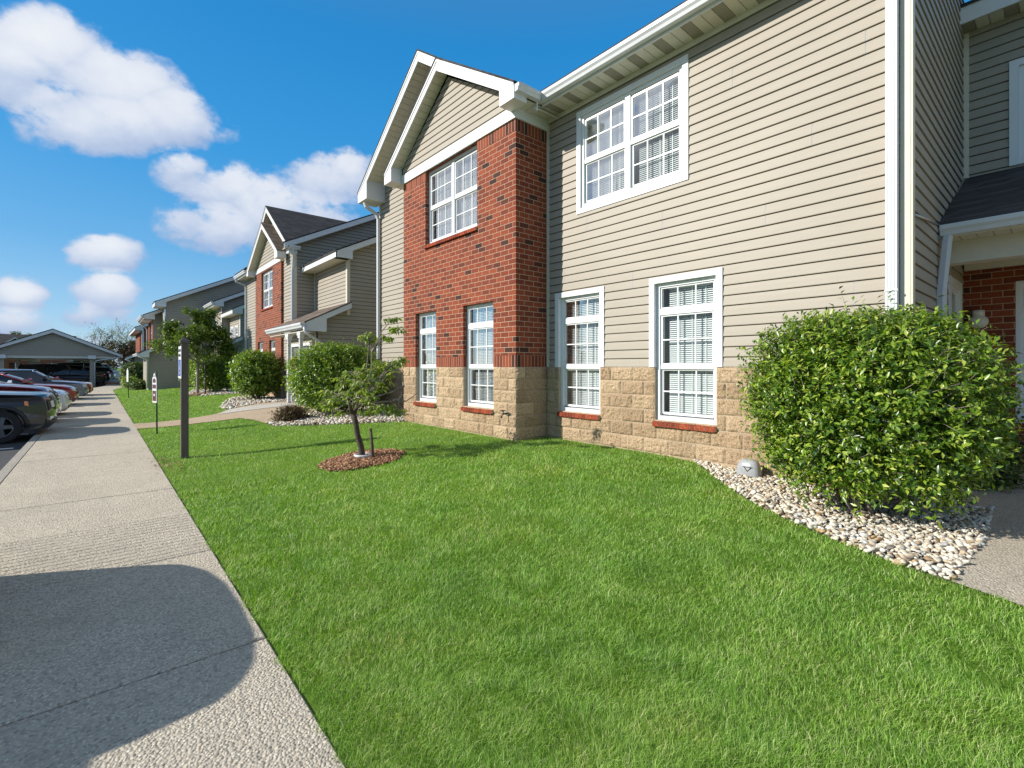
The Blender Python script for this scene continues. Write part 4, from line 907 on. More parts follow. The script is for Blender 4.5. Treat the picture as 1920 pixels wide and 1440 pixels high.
# ================================================================== foliage
def leaf_mesh(name, P, D, N, L, W, mat, parent, fold=.18, droop=.15):
    D = D/(np.linalg.norm(D, axis=1)[:, None]+1e-9); S = np.cross(D, N); S /= np.linalg.norm(S, axis=1)[:, None]+1e-9; N = np.cross(S, D)
    L = L[:, None]; W = W[:, None]
    v = np.stack([P, P+D*L*.45+S*W*.5+N*W*fold, P+D*L-N*L*droop, P+D*L*.45-S*W*.5+N*W*fold, P+D*L*.5-N*L*droop*.2], 1)
    i = np.arange(len(P))[:, None]*5
    f = np.concatenate([i+[0, 1, 4], i+[4, 1, 2], i+[0, 4, 3], i+[4, 2, 3]], 1).reshape(-1, 3)
    return raw_mesh(name, v.reshape(-1, 3), f, mat, parent)
def unit(n):
    d = RNG.normal(size=(n, 3)); return d/np.linalg.norm(d, axis=1)[:, None]
def hedge(name, label, cat, c, rx, ry, zb, zt, ntw, per, leaf, mat, e=2.7, group=None, tw=.17, shoots=.03, bump=.1, seed=0, stems=True, inner=.25, taper=.16):
    cz = (zb+zt)/2; rz = (zt-zb)/2
    t = thing(name, label, cat, (c[0], c[1], Z(*c)), group=group)
    ctr = np.array([c[0], c[1], cz])
    def surf(d):
        r = 1/(np.abs(d)**e).sum(1)**(1/e)
        nz = np.array([mnoise.noise(Vector(q)*1.9+Vector((seed*3.7, 1, 2)))*bump+mnoise.noise(Vector(q)*5+Vector((seed, 9, 2)))*bump*.55 for q in d])
        return r*(1+nz)
    sc = np.array([rx, ry, rz])
    def shape(P): f = 1-taper*np.clip((cz-P[:, 2])/rz, 0, 1)**1.4; P[:, 0] = c[0]+(P[:, 0]-c[0])*f; P[:, 1] = c[1]+(P[:, 1]-c[1])*f; return P
    d = unit(ntw); k = d[:, 2] < -.75; d[k, 2] *= -1
    s = surf(d); dep = RNG.random(ntw)**1.6*.32
    base = shape(ctr+d*(s*(1-dep)*.93)[:, None]*sc)
    out = d*sc[::-1].mean()/sc; out /= np.linalg.norm(out, axis=1)[:, None]
    td = out*.75+unit(ntw)*.62+np.array([0, 0, .32]); td /= np.linalg.norm(td, axis=1)[:, None]
    ln = tw*RNG.uniform(.55, 1.25, ntw); sh = (RNG.random(ntw) < shoots) & (d[:, 2] > -.1); ln[sh] *= 1.9
    q = np.linspace(.12, 1, per)
    P = base[:, None]+td[:, None]*(ln[:, None]*q[None])[..., None]; P[..., 2] -= (q**2*.12*tw)[None]
    n = ntw*per; P = P.reshape(-1, 3); TD = np.repeat(td, per, 0)
    perp = np.cross(TD, unit(n)); perp /= np.linalg.norm(perp, axis=1)[:, None]+1e-9
    D = TD*.55+perp*.85+np.array([0, 0, -.05]); Nn = np.array([0, 0, 1.])*.8+np.repeat(out, per, 0)*.55+unit(n)*.45
    L = leaf*RNG.uniform(.65, 1.25, n); W = L*RNG.uniform(.36, .5, n)
    # inner shade mass of older leaves
    m = int(n*inner)
    if m:
        d2 = unit(m); s2 = surf(d2)*RNG.uniform(.45, .86, m); P2 = shape(ctr+d2*s2[:, None]*sc)
        P = np.concatenate([P, P2]); D = np.concatenate([D, unit(m)]); Nn = np.concatenate([Nn, unit(m)]); L = np.concatenate([L, leaf*1.7*np.ones(m)]); W = np.concatenate([W, leaf*.9*np.ones(m)])
    keep = P[:, 2] > zg(P[:, 0], P[:, 1])+.03
    if name == 'hedge': keep &= ~((P[:, 0] > 5.96) & (P[:, 1] > .98))
    leaf_mesh('foliage', P[keep], D[keep], Nn[keep], L[keep], W[keep], mat, t)
    tb = MB()
    for i in range(0, ntw, 3 if ntw > 2000 else 2):
        tb.tube([base[i]-td[i]*.12, base[i]+td[i]*ln[i]*.4, base[i]+td[i]*ln[i]*.85], [.003, .0022, .001], 4, cap=False)
    if stems:
        for i in range(16):
            a = RNG.uniform(0, 6.28); r0 = RNG.uniform(.03, .2); dd = unit(1)[0]; dd[2] = abs(dd[2])*.9
            p0 = (c[0]+r0*math.cos(a), c[1]+r0*math.sin(a), Z(*c)-.03); p2 = ctr+dd*sc*.85; p1 = (np.array(p0)+p2)/2+np.array([0, 0, -.15*rz])+RNG.normal(0, .05, 3)
            tb.tube([p0, p1, p2], [.022, .014, .006], 5, cap=False)
    tb.build('branch', M['bark_pale'], t, fix=False)
    return t
hedge('hedge', 'large dense rounded hedge at the near building corner in a bed of pale pebbles', 'hedge', (5.26, 1.24), .74, .88, .29, 1.93, 5600, 8, .053, M['leaf'], e=3.6, seed=1, tw=.18, bump=.10, taper=.26, shoots=.012)
GS = 'clipped shrubs along the building fronts'
hedge('shrub', 'broad clipped shrub between the small lawn tree and the double-door porch', 'shrub', (4.66, 12.4), 1.15, 1.0, .3, 2.02, 2600, 7, .075, M['leaf'], seed=2, group=GS, tw=.2)
hedge('shrub', 'clipped round shrub in front of the second brick gable beside the porch', 'shrub', (4.6, 20.4), .80, .85, .32, 2.02, 1500, 7, .1, M['leaf'], seed=3, group=GS, tw=.22)
hedge('shrub', 'clipped shrub in shade between the young tree and the second brick gable', 'shrub', (4.45, 27.9), .95, .95, .3, 2.0, 1100, 7, .12, M['leaf'], seed=4, group=GS, tw=.24)
hedge('shrub', 'pale green shrub partly hidden behind the stakes of the young tree', 'shrub', (4.4, 32.2), .8, .8, .3, 1.9, 800, 6, .13, M['leaf_small'], seed=5, group=GS, tw=.24)
hedge('shrub', 'tall dark clipped shrub at the far corner of the third building', 'shrub', (1.95+.3, 48.0), .85, 1.5, .1, 1.72, 900, 7, .15, M['leaf_dark'], seed=6, group=GS, tw=.25)
hedge('shrub', 'low spreading shrub at the foot of the third building wall', 'shrub', (2.0, 39.6), .5, 1.2, .02, .5, 500, 6, .12, M['leaf_dark'], seed=7, group=GS, tw=.2, stems=False)
hedge('shrub', 'small yellow-green shrub at the pavement bend near the carport', 'shrub', (1.75, 45.2), .4, .6, .02, .62, 350, 6, .13, M['leaf_small'], seed=8, group=GS, tw=.2, stems=False)
hedge('shrub', 'low rust-coloured shrub at the edge of the pebble bed by the entrance walk', 'shrub', (3.5, 12.25), .36, .33, .1, .5, 420, 7, .05, M['leaf_rust'], seed=9, group=GS, tw=.14, e=2.1)
hedge('shrub', 'dark leafy shrub in the shade of the recess at the right edge', 'shrub', (7.5, .72), .42, .3, .05, .75, 500, 7, .06, M['leaf_dark'], seed=10, group=GS, tw=.16)
# small ornamental tree on the lawn
t = thing('ornamental_tree', 'small crooked lawn tree with sparse drooping leaves in a mulch ring', 'tree', (TREE[0], TREE[1], Z(*TREE)))
DT = 7.05
def W_(px, py, dd=0): return U(px, py, DT+dd)
trk = MB(); trk.tube([W_(681, 872), W_(679, 858), W_(677, 838), W_(670, 815), W_(667, 792), W_(661, 775)], [.075, .052, .043, .04, .04, .042], 9)
trk.tube([W_(663, 778), W_(668, 765, .05), W_(680, 752, .1)], [.036, .03, .024], 8); trk.tube([W_(663, 778), W_(657, 766, -.05), W_(655, 752, -.1)], [.034, .026, .02], 8)
trk.build('trunk', M['bark'], t)
clus = [(693, 633, 13), (735, 598, 8), (749, 616, 9), (727, 634, 8), (735, 684, 20), (704, 690, 22), (667, 700, 22), (649, 714, 22), (684, 714, 22), (715, 708, 22), (671, 735, 20), (698, 733, 16), (610, 735, 16), (633, 744, 18), (611, 757, 15), (627, 771, 14), (693, 771, 14), (720, 764, 20), (745, 769, 15), (684, 749, 14), (752, 676, 10)]
br = MB(); Ps = []; Ds = []; Ns = []
rt = random.Random(5)
for (px, py, rp) in clus:
    dd = rt.uniform(-.45, .45); cpos = W_(px, py, dd); st = W_(668+rt.uniform(-8, 10), 762+rt.uniform(-8, 4), dd*.2)
    if px > 720 and py < 640: st = W_(697, 660, .1); 
    mid = (st+cpos)/2+Vector((rt.uniform(-.05, .05), rt.uniform(-.05, .05), .06)); br.tube([st, mid, cpos], [.012, .008, .004], 6, cap=False)
    rad = rp*DT/906*1.15
    for _ in range(max(5, int(rp*.9))):
        o3 = Vector((rt.gauss(0, .55), rt.gauss(0, .55), rt.gauss(0, .2)))*rad; tip = cpos+o3
        br.tube([mid.lerp(cpos, rt.uniform(.5, 1)), cpos+o3*.6+Vector((0, 0, .015)), tip], [.005, .0035, .002], 4, cap=False)
        for _ in range(6 if px > 660 else 4):
            a = rt.uniform(0, 6.28); Ps.append(tip+Vector((rt.gauss(0, .018), rt.gauss(0, .018), rt.gauss(0, .012)))); Ds.append((math.cos(a), math.sin(a), rt.uniform(-.9, .1))); Ns.append((rt.gauss(0, .35), rt.gauss(0, .35), 1))
br.tube([W_(690, 750, .1), W_(697, 700, .1), W_(697, 660, .1), W_(695, 636, .1)], [.02, .014, .01, .006], 6, cap=False); br.tube([W_(697, 662, .1), W_(722, 636, .15), W_(748, 612, .2)], [.007, .005, .003], 5, cap=False)
for pts in ([(690, 756), (735, 752), (762, 752), (783, 737)], [(700, 745), (735, 735), (757, 722)], [(745, 752), (752, 742), (752, 734)], [(725, 738), (722, 732), (719, 730)], [(700, 728), (720, 712), (727, 700)], [(672, 752), (664, 735)], [(735, 752), (748, 746)], [(757, 724), (755, 716)], [(680, 750), (675, 720), (669, 690)]):
    br.tube([W_(p[0], p[1], .12*i) for i, p in enumerate(pts)], [.016-.011*i/(len(pts)-1) for i in range(len(pts))], 6, cap=False)
br.build('branch', M['bark_pale'], t, fix=False)
Ps = np.array([p[:] for p in Ps]); n = len(Ps); L = RNG.uniform(.06, .1, n)
leaf_mesh('foliage', Ps, np.array(Ds), np.array(Ns), L, L*.42, M['leaf_small'], t, droop=.3)
rg = MB(); bpy_t = [(TREE[0]+.115*math.cos(a*.6283), TREE[1]+.115*math.sin(a*.6283), Z(*TREE)+.075) for a in range(11)]; rg.tube(bpy_t, .018, 8); rg.build('tree_guard', M['gutter'], t)
mb = MB(); b0 = U(700, 865, 7.0); mb.tube([b0-Vector((0, 0, .1)), U(698, 840, 7.0), U(695, 803, 7.02)], [.024, .022, .019], 6)
tag(mb.build('wooden_stake', M['bark']), 'short dark wooden stake leaning in the mulch beside the small lawn tree', 'stake')
lx = RNG.uniform(.62, .98, 90); ly = 9.15+RNG.normal(0, .35, 90); lz = np.where(lx < .71, .006, zg(lx, ly)+.03)
o = leaf_mesh('leaf_litter', np.stack([lx, ly, lz], 1), np.stack([RNG.normal(size=90), RNG.normal(size=90), RNG.uniform(-.1, .35, 90)], 1), np.array([0, 0, 1.])+unit(90)*.4, RNG.uniform(.03, .06, 90), RNG.uniform(.015, .03, 90), island('dead_leaf', [(0, (.16, .08, .035)), (.6, (.36, .2, .1)), (1, (.5, .36, .2))], .8), None); kind(o, 'stuff'); o['label'] = 'dead brown leaves along the pavement edge'
# generic tree
def tree(name, label, base, h, trunk_r, blobs, nl, leaf, mat, bark='bark', group=None, spread=1.0, trunk_top=.55, dense=1):
    t = thing(name, label, 'tree', tuple(base), group=group); b = Vector(base)
    tk = MB(); top = b+Vector((0, 0, h*trunk_top)); tk.tube([b-Vector((0, 0, .1)), b.lerp(top, .5)+Vector((.02*h*.3, 0, 0)), top], [trunk_r, trunk_r*.8, trunk_r*.5], 8); tk.build('trunk', M[bark], t, fix=False)
    br = MB(); P = []; D = []
    for (dx, dy, dz, rr) in blobs:
        c = b+Vector((dx, dy, dz)); s = b+Vector((0, 0, min(dz*.75, h*trunk_top)*rt.uniform(.75, 1))); md = s.lerp(c, .5)+Vector((0, 0, -.05*rr))
        br.tube([s, md, c], [trunk_r*.42, trunk_r*.25, trunk_r*.1], 5, cap=False)
        k = max(3, int(9*dense))
        for _ in range(k):
            o3 = Vector(unit(1)[0])*rr*rt.uniform(.45, 1.05); e = c+o3; br.tube([md.lerp(c, rt.uniform(.4, 1)), c+o3*.5, e], [trunk_r*.12, trunk_r*.07, trunk_r*.03], 4, cap=False)
            for _ in range(max(1, int(nl/len(blobs)/k))):
                P.append(e+Vector((rt.gauss(0, .24), rt.gauss(0, .24), rt.gauss(0, .2)))*rr*spread); D.append((rt.gauss(0, 1), rt.gauss(0, 1), rt.gauss(-.35, .6)))
    br.build('branch', M[bark], t, fix=False)
    P = np.array([p[:] for p in P]); n = len(P); L = leaf*RNG.uniform(.7, 1.3, n)
    leaf_mesh('crown', P, np.array(D), np.array([0, 0, 1.])+unit(n)*.6, L, L*.5, mat, t)
    return t
yb = [(rt.uniform(-1, 1)*(1.05-.2*k), rt.uniform(-1, 1)*(1.05-.2*k), 2.2+k*.45, .5-.05*k) for k in (0, 0, 0, 0, .6, .6, .6, 1, 1, 1, 1.6, 1.6, 2.2, 2.2, 2.9, 3.5)]+[(-.2, .1, 3.75, .33), (-1.05, .75, 2.9, .5), (-1.2, .85, 2.3, .5), (-.9, .6, 3.2, .35), (.95, -.6, 2.4, .5), (.85, -.6, 2.95, .35), (1.1, -.8, 2.05, .35)]
tt = tree('young_tree', 'young staked lawn tree with upright dark green branches in front of the third building', (3.5, 26.7, Z(3.5, 26.7)), 4.0, .07, yb, 8200, .15, M['leaf_young'], 'bark_pale', trunk_top=.6)
for dx, dy in ((-.42, -.2), (.35, .2)):
    mb = MB(); mb.tube([(3.5+dx, 26.7+dy, .1), (3.5+dx, 26.7+dy, 1.75)], .035, 6); tag(mb.build('tree_stake', M['post']), 'dark stake '+('on the pavement side' if dx < 0 else 'on the building side')+' of the young staked tree', 'stake', 'stakes of the young tree')
# distance
GF = 'bare spring trees beyond the carport'
labels = ['thin leafless tree just right of the carport ridge', 'bare tree with fine upright twigs over the carport eave', 'tallest bare tree behind the bronze tree', 'pale budding tree next to the farthest apartment building', 'sparse pale tree rising behind the dark end wall']
for i, (px, py, d) in enumerate(((160, 640, 118), (182, 640, 112), (207, 633, 108), (232, 632, 104), (256, 628, 98))):
    g = U(px, 700, d); top = 1.5+(688-py+ (6 if i else 2))/906*d*1.25; g.z = -.1; bl = [(rt.gauss(0, 2.0), rt.gauss(0, 2.0), top*rt.uniform(.5, 1), 1.5) for _ in range(16)]
    tree('bare_tree', labels[i], g, top, .16, bl, 420 if i < 3 else 900, .28, M['leaf_pale'], 'bark_pale', GF, spread=.8, trunk_top=.5)
g = U(238, 700, 76); g.z = -.1
tree('bronze_tree', 'wide bronze-leaved tree behind the far clipped shrub', g, 5.6, .2, [(rt.gauss(0, 1.5), rt.gauss(0, 1.5), rt.uniform(1.6, 5.3)*1.0, 1.1) for _ in range(26)], 7000, .3, M['leaf_purple'], 'bark', trunk_top=.5)
for i, (px, d, lab) in enumerate(((14, 150, 'round leafy tree over the roof at the far left'), (36, 156, 'second round leafy tree beyond the far left roofs'))):
    g = U(px, 700, d); g.z = -.1; tree('leafy_tree', lab, g, 12.3, .3, [(rt.gauss(0, 1.7), rt.gauss(0, 1.7), rt.uniform(7, 11.3), 1.5) for _ in range(18)], 4200, .5, M['leaf_pale'] if i else M['leaf_dark'], 'bark', 'trees beyond the left roofs', trunk_top=.7)
for i, (px, d, h, lab) in enumerate(((120, 120, 5.5, 'dark bushy tree seen under the carport roof'), (172, 105, 4.6, 'low dark tree behind the carport post'))):
    g = U(px, 700, d); g.z = -.1; tree('leafy_tree', lab, g, h, .25, [(rt.gauss(0, 2.0), rt.gauss(0, 1.7), rt.uniform(1, h-.8), 1.4) for _ in range(16)], 3200, .5, M['leaf_dark'], 'bark', 'dark trees behind the carport', trunk_top=.5)
# ================================================================== vehicles
def paint(name, col, metal=.25): return plain(name, col, .28, metal, var=.03, scale=2, coat=.9)
M['tyre'] = plain('tyre_rubber', (.018, .018, .019), .85, var=.2, scale=30); M['black'] = plain('black_trim', (.016, .016, .018), .45, var=.1)
M['rim'] = plain('alloy_rim', (.16, .165, .175), .35, .8, var=.08); M['chrome'] = plain('chrome', (.75, .76, .78), .12, 1, var=.02)
M['lamp'] = plain('headlamp_lens', (.75, .75, .7), .12, 0, var=.1, scale=30, coat=1); M['red_lens'] = plain('red_lens', (.4, .02, .02), .15, 0, coat=1); M['amber'] = plain('amber_lens', (.8, .2, .015), .2, 0, coat=1)
def carglass():
    m, nt, n, l, b = newmat('car_glass'); b.inputs['Base Color'].default_value = (.012, .016, .018, 1); b.inputs['Roughness'].default_value = .04; b.inputs['Specular IOR Level'].default_value = .8; return m
M['cglass'] = carglass()
GC = 'cars parked along the kerb'
def car(label, body, pos, kind_='sedan', rz=0, L=4.7, W=1.82, H=1.45, group=GC, grille='black', cat='car', nose=.72, hood=.98, wheel=.335, clad=False, marker=False, bumper=None, deep=.12, roofcol=None):
    t = thing('parked_'+cat.replace(' ', '_'), label, cat, pos, rz, group, local=True)
    h = L/2; fx, rx = h-.93*(L/4.7), -h+.95*(L/4.7); wr = wheel+.055
    def arch(cx): return [(cx+wr*math.cos(a), wheel+wr*math.sin(a)) for a in [math.pi*(.04+.92*i/10) for i in range(11)]]
    belt = hood+.04; tail = {'sedan': belt+.03, 'suv': belt+.06, 'pickup': belt+.02, 'van': belt}[kind_]
    cow = h-(1.22 if kind_ != 'van' else .75)
    top = [(-h+.03, .42), (-h, .62), (-h+.03, tail-.16), (-h+.12, tail-.01), (-h+.5, tail), (-.5, belt+.01), (cow, belt), (cow+.35, hood+.015), (h-.42, hood-.035), (h-.2, hood-.09), (h-.075, nose+.07), (h-.02, nose-.06), (h, .52), (h-.03, .36), (h-.12, .25)]
    if clad: top[8:12] = [(h-.3, hood-.02), (h-.1, hood-.05), (h-.035, nose+.1), (h-.005, nose-.06)]
    low = [(fx+wr*1.0, .23)] + arch(fx)[0:] + [(fx-wr, .24), (rx+wr, .24)] + arch(rx) + [(rx-wr, .26), (-h+.1, .3)]
    out = top+low; n = len(out); darkseg = set()
    for i in range(n):
        if i >= len(top)-1: darkseg.add(i)
    S = [-1, -.985, -.93, -.78, -.45, 0, .45, .78, .93, .985, 1]; vs = []
    def pt(x, z, s):
        a = abs(s); wz = 1-.035*max(0, (z-.75)/.35)**2-.03*max(0, (.45-z)/.25)-(.045 if a > .99 else 0)*0
        ex = max(0, (abs(x)-(h-.75))/.75); wx = 1-.11*ex**2.2
        xx = x-math.copysign(.15*a**3.2*ex**.8, x); zz = z-(.05*a**5 if z > .7 else 0)+(.012 if z < .4 else 0)*a
        return (xx, s*W/2*wz*wx*(.985 if a > .995 else 1)/(1), zz)
    mb = MB()
    for s in S: vs += [pt(x, z, s) for x, z in out]
    fs = []; 
    o = 0; mb.v += vs
    for k in range(len(S)-1):
        for i in range(n):
            mb.f.append((k*n+i, k*n+(i+1) % n, (k+1)*n+(i+1) % n, (k+1)*n+i)); mb.m.append(1 if i in darkseg else 0); mb.sm.append(i not in darkseg)
    tri = tessellate_polygon([[Vector((x, z, 0)) for x, z in out]])
    for base in (0, (len(S)-1)*n):
        for q in tri: mb.f.append(tuple(base+j for j in q)); mb.m.append(0); mb.sm.append(False)
    bo = mb.build('body', [body, M['black']], t)
    # cabin
    rf = {'sedan': (cow-.85, -h+1.35, -h+.62), 'suv': (cow-.62, -h+.55, -h+.18), 'pickup': (cow-.72, -h+2.15, -h+1.95), 'van': (cow-.75, -h+.3, -h+.08)}[kind_]
    b0, r0, r1, b1 = cow+.02, rf[0], rf[1], rf[2]; zt = H-.045
    cab = [(b0, belt-.03), ((b0*.45+r0*.55), belt+(zt-belt)*.6), (r0, zt-.02), ((r0+r1)/2, zt+.0), (r1, zt-.04), (b1, belt-.02)]
    def cpt(x, z, s, e=0): 
        f = (z-belt)/(zt-belt); tw = W/2-.07-.17*max(0, f)
        return (x-(.06*abs(s)**3 if x > 0 else 0), s*(tw+e), z-.03*abs(s)**4*(f > .5))
    g = MB(); SS = [-1, -.9, -.6, 0, .6, .9, 1]; nn = len(cab); 
    for s in SS: g.v += [cpt(x, z, s) for x, z in cab]
    for k in range(len(SS)-1):
        for i in range(nn): g.f.append((k*nn+i, k*nn+(i+1) % nn, (k+1)*nn+(i+1) % nn, (k+1)*nn+i)); g.m.append(0); g.sm.append(True)
    for base in (0, (len(SS)-1)*nn): g.f.append(tuple(range(base, base+nn))); g.m.append(0); g.sm.append(False)
    g.build('window', M['cglass'], t)
    r = MB(); rp = [(r0+.05, zt-.03), ((r0+r1)/2, zt+.008), (r1-.04, zt-.04)]; 
    SR = [-1.02, -.9, -.5, 0, .5, .9, 1.02]
    for s in SR:
        for x, z in rp: p = cpt(x, z, max(-1, min(1, s))); r.v.append((p[0], p[1]*(1.01 if abs(s) > 1 else 1), p[2]+(.035 if abs(s) < 1 else .0)))
    for k in range(len(SR)-1):
        for i in range(2): r.f.append((k*3+i, k*3+i+1, (k+1)*3+i+1, (k+1)*3+i)); r.m.append(0); r.sm.append(True)
    for s in (-1, 1):
        def pil(a, b_, wdt): 
            p, q = cpt(*a, s, .012), cpt(*b_, s, .012); 
            r.tube([p, tuple((np.array(p)+np.array(q))/2+np.array([0, s*.012, .0])), q], [wdt, wdt, wdt], 6)
        pil((b0, belt-.02), (r0+.02, zt-.015), .034); pil((b1, belt), (r1, zt-.03), .05 if kind_ == 'sedan' else .075); pil((r0+.02, zt-.01), (r1, zt-.02), .032)
        mx = (b0+b1)/2+.15; pil((mx, belt), (mx-.05, zt-.01), .03)
    r.build('roof', roofcol or body, t)
    # wheels
    for cx in (fx, rx):
        for s in (-1, 1):
            y0 = s*(W/2-.10); ty = MB(); prof = [(.62*wheel, -.1), (.93*wheel, -.105), (wheel, -.075), (wheel, .075), (.93*wheel, .105), (.62*wheel, .1)]
            for k in range(20):
                a, b = 2*math.pi*k/20, 2*math.pi*(k+1)/20
                for (ra, ya), (rb, yb) in zip(prof, prof[1:]): ty.add([(cx+ra*math.cos(a), y0+ya, wheel+ra*math.sin(a)), (cx+ra*math.cos(b), y0+ya, wheel+ra*math.sin(b)), (cx+rb*math.cos(b), y0+yb, wheel+rb*math.sin(b)), (cx+rb*math.cos(a), y0+yb, wheel+rb*math.sin(a))], [(0, 1, 2, 3)], 0, True)
            w = ty.build('wheel', M['tyre'], t); ri = MB(); yo = y0+s*.085
            for k in range(5):
                a = 2*math.pi*k/5; c_, d_ = math.cos(a), math.sin(a); R0 = .63*wheel
                ri.hexa([(cx-d_*.05, yo, wheel+c_*.05), (cx+d_*.05, yo, wheel-c_*.05), (cx+c_*R0+d_*.035, yo, wheel+d_*R0-c_*.035), (cx+c_*R0-d_*.035, yo, wheel+d_*R0+c_*.035), (cx-d_*.05, yo+s*.02, wheel+c_*.05), (cx+d_*.05, yo+s*.02, wheel-c_*.05), (cx+c_*R0+d_*.03, yo+s*.012, wheel+d_*R0-c_*.03), (cx+c_*R0-d_*.03, yo+s*.012, wheel+d_*R0+c_*.03)])
            ri.tube([(cx+.61*wheel*math.cos(a), yo, wheel+.61*wheel*math.sin(a)) for a in [2*math.pi*k/16 for k in range(17)]], .016, 5); ri.build('rim', M['rim'], w)
            if clad:
                cl = MB(); cl.tube([(cx+(wr+.01)*math.cos(a), s*(W/2-.012), wheel+(wr+.01)*math.sin(a)) for a in [math.pi*(-.02+1.04*k/12) for k in range(13)]], .045, 6); cl.build('wheel_arch', M['black'], t)
    # lamps, grille, bumpers, mirrors: strips that follow the curved nose
    fr = [(.25, h-.12), (.36, h-.03), (.52, h), (nose-.06, h-.02), (nose+.07, h-.075), (hood-.09, h-.2), (hood-.035, h-.42)]
    if clad: fr = [(.25, h-.12), (.36, h-.03), (.52, h), (nose-.06, h-.005), (nose+.1, h-.035), (hood-.05, h-.1), (hood-.02, h-.3)]
    def fx_(z):
        for (a, p), (b, q) in zip(fr, fr[1:]):
            if z <= b: return p+(q-p)*(z-a)/(b-a)
        return fr[-1][1]
    def face(z0, z1, s0, s1, off):
        m = MB(); ns, nz = 10, 4; vs = []
        for o_ in (off, -.03):
            for i in range(ns+1):
                for j in range(nz+1):
                    ss = s0+(s1-s0)*i/ns; z = z0+(z1-z0)*j/nz; p = pt(fx_(z), z, ss); vs.append((p[0]+o_, p[1]*(1+(.006 if o_ > 0 else -.01)), p[2]))
        k = nz+1; tot = (ns+1)*k; fs = []
        for i in range(ns):
            for j in range(nz): a = i*k+j; fs += [(a, a+1, a+k+1, a+k), (tot+a, tot+a+1, tot+a+k+1, tot+a+k)]
        for i in range(ns): fs += [(i*k, (i+1)*k, tot+(i+1)*k, tot+i*k), (i*k+nz, (i+1)*k+nz, tot+(i+1)*k+nz, tot+i*k+nz)]
        for j in range(nz): fs += [(j, j+1, tot+j+1, tot+j), (ns*k+j, ns*k+j+1, tot+ns*k+j+1, tot+ns*k+j)]
        m.add(vs, fs); return m
    for s in (-1, 1):
        q = MB(); y0 = s*W*.385
        sr = (.62, .95) if s > 0 else (-.95, -.62)
        if marker:     # squarish lamps
            hl = face(nose-.09, nose+.11, (.56 if s > 0 else -.9), (.9 if s > 0 else -.56), .012).build('headlight', M['black'], t)
            face(nose-.06, nose+.08, (.6 if s > 0 else -.79), (.79 if s > 0 else -.6), .022).build('lens', M['lamp'], hl)
            q = MB(); q.hexa([(h-.47, s*(W/2-.05), nose+.0), (h-.41, s*(W/2-.06), nose-.02), (h-.41, s*(W/2-.018), nose-.02), (h-.47, s*(W/2-.006), nose), (h-.48, s*(W/2-.05), nose+.09), (h-.42, s*(W/2-.06), nose+.085), (h-.42, s*(W/2-.02), nose+.085), (h-.48, s*(W/2-.01), nose+.09)]); q.build('side_marker', M['amber'], t)
            face(.47, .53, (.66 if s > 0 else -.84), (.84 if s > 0 else -.66), .014).build('fog_lamp', M['lamp'], t)
        else: face(nose-.02, nose+.1, sr[0], sr[1], .009).build('headlight', M['lamp'], t)
        q = MB(); zt_ = tail-.22
        q.hexa([(-h+.28, s*(W/2-.03), zt_), (-h+.03, s*(W/2-.3), zt_-.02), (-h-.01, s*(W/2-.3), zt_-.02), (-h+.2, s*(W/2-.012), zt_), (-h+.32, s*(W/2-.04), zt_+.15), (-h+.08, s*(W/2-.3), zt_+.15), (-h+.04, s*(W/2-.3), zt_+.15), (-h+.25, s*(W/2-.03), zt_+.15)]); q.build('taillight', M['red_lens'], t)
        q = MB(); q.hexa([(cow-.32, s*(W/2-.02), belt+.04), (cow-.2, s*(W/2-.02), belt+.04), (cow-.2, s*(W/2+.15), belt+.06), (cow-.3, s*(W/2+.17), belt+.06), (cow-.32, s*(W/2-.02), belt+.12), (cow-.22, s*(W/2-.02), belt+.12), (cow-.22, s*(W/2+.14), belt+.19), (cow-.3, s*(W/2+.16), belt+.19)]); q.build('mirror', body if kind_ == 'sedan' else M['black'], t)
        q = MB(); 
        for x in (cow-.25, (b0+b1)/2+.12, b1+.55): q.hexa([(x-.006, s*(W/2-.03), .35), (x+.006, s*(W/2-.03), .35), (x+.006, s*(W/2+.0035), .35), (x-.006, s*(W/2+.0035), .35), (x-.006, s*(W/2-.07), belt-.02), (x+.006, s*(W/2-.07), belt-.02), (x+.006, s*(W/2-.022), belt-.02), (x-.006, s*(W/2-.022), belt-.02)])
        for x in (cow-.95, (b0+b1)/2-.55): q.box(x-.1, x+.1, min(s*(W/2-.03), s*(W/2+.012)), max(s*(W/2-.03), s*(W/2+.012)), belt-.17, belt-.14)
        q.build('door_trim', M['black'], t)
    gz0, gz1 = (nose-.14, nose+.05) if grille == 'black' else (nose-.2, nose+.1)
    go = face(gz0, gz1, -.5, .5, .006).build('grille', M['black'], t)
    if grille == 'chrome':
        for k in range(3): face(gz0+.03+.09*k, gz0+.07+.09*k, -.5, .5, .02).build('grille_bar', M['chrome'], go)
    if marker:
        for k in range(7): face(gz0+.02, gz1-.01, -.46+k*.92/7+.03, -.46+(k+1)*.92/7-.03, .012).build('grille_bar', M['chrome'], go)
    face(.33, .45, -.6, .6, .006).build('air_intake', M['black'], t)
    if clad: face(.25, .42, -.97, .97, .012).build('bumper', M['black'], t)
    if bumper: face(.44, .66, -.95, .95, .05).build('bumper', bumper, t)
    q = MB(); q.box(-h-.008, -h+.1, -.26, .26, .68, .8); q.build('number_plate', M['white'], t)
    return t
AZ = -.128
car('dark blue-grey compact crossover with amber side marker, nearest car at the kerb', paint('slate_paint', (.026, .028, .036), .45), (-.74-2.15, 15.6, AZ), 'suv', L=4.3, W=1.8, H=1.67, hood=1.07, nose=.8, wheel=.355, clad=True, marker=True)
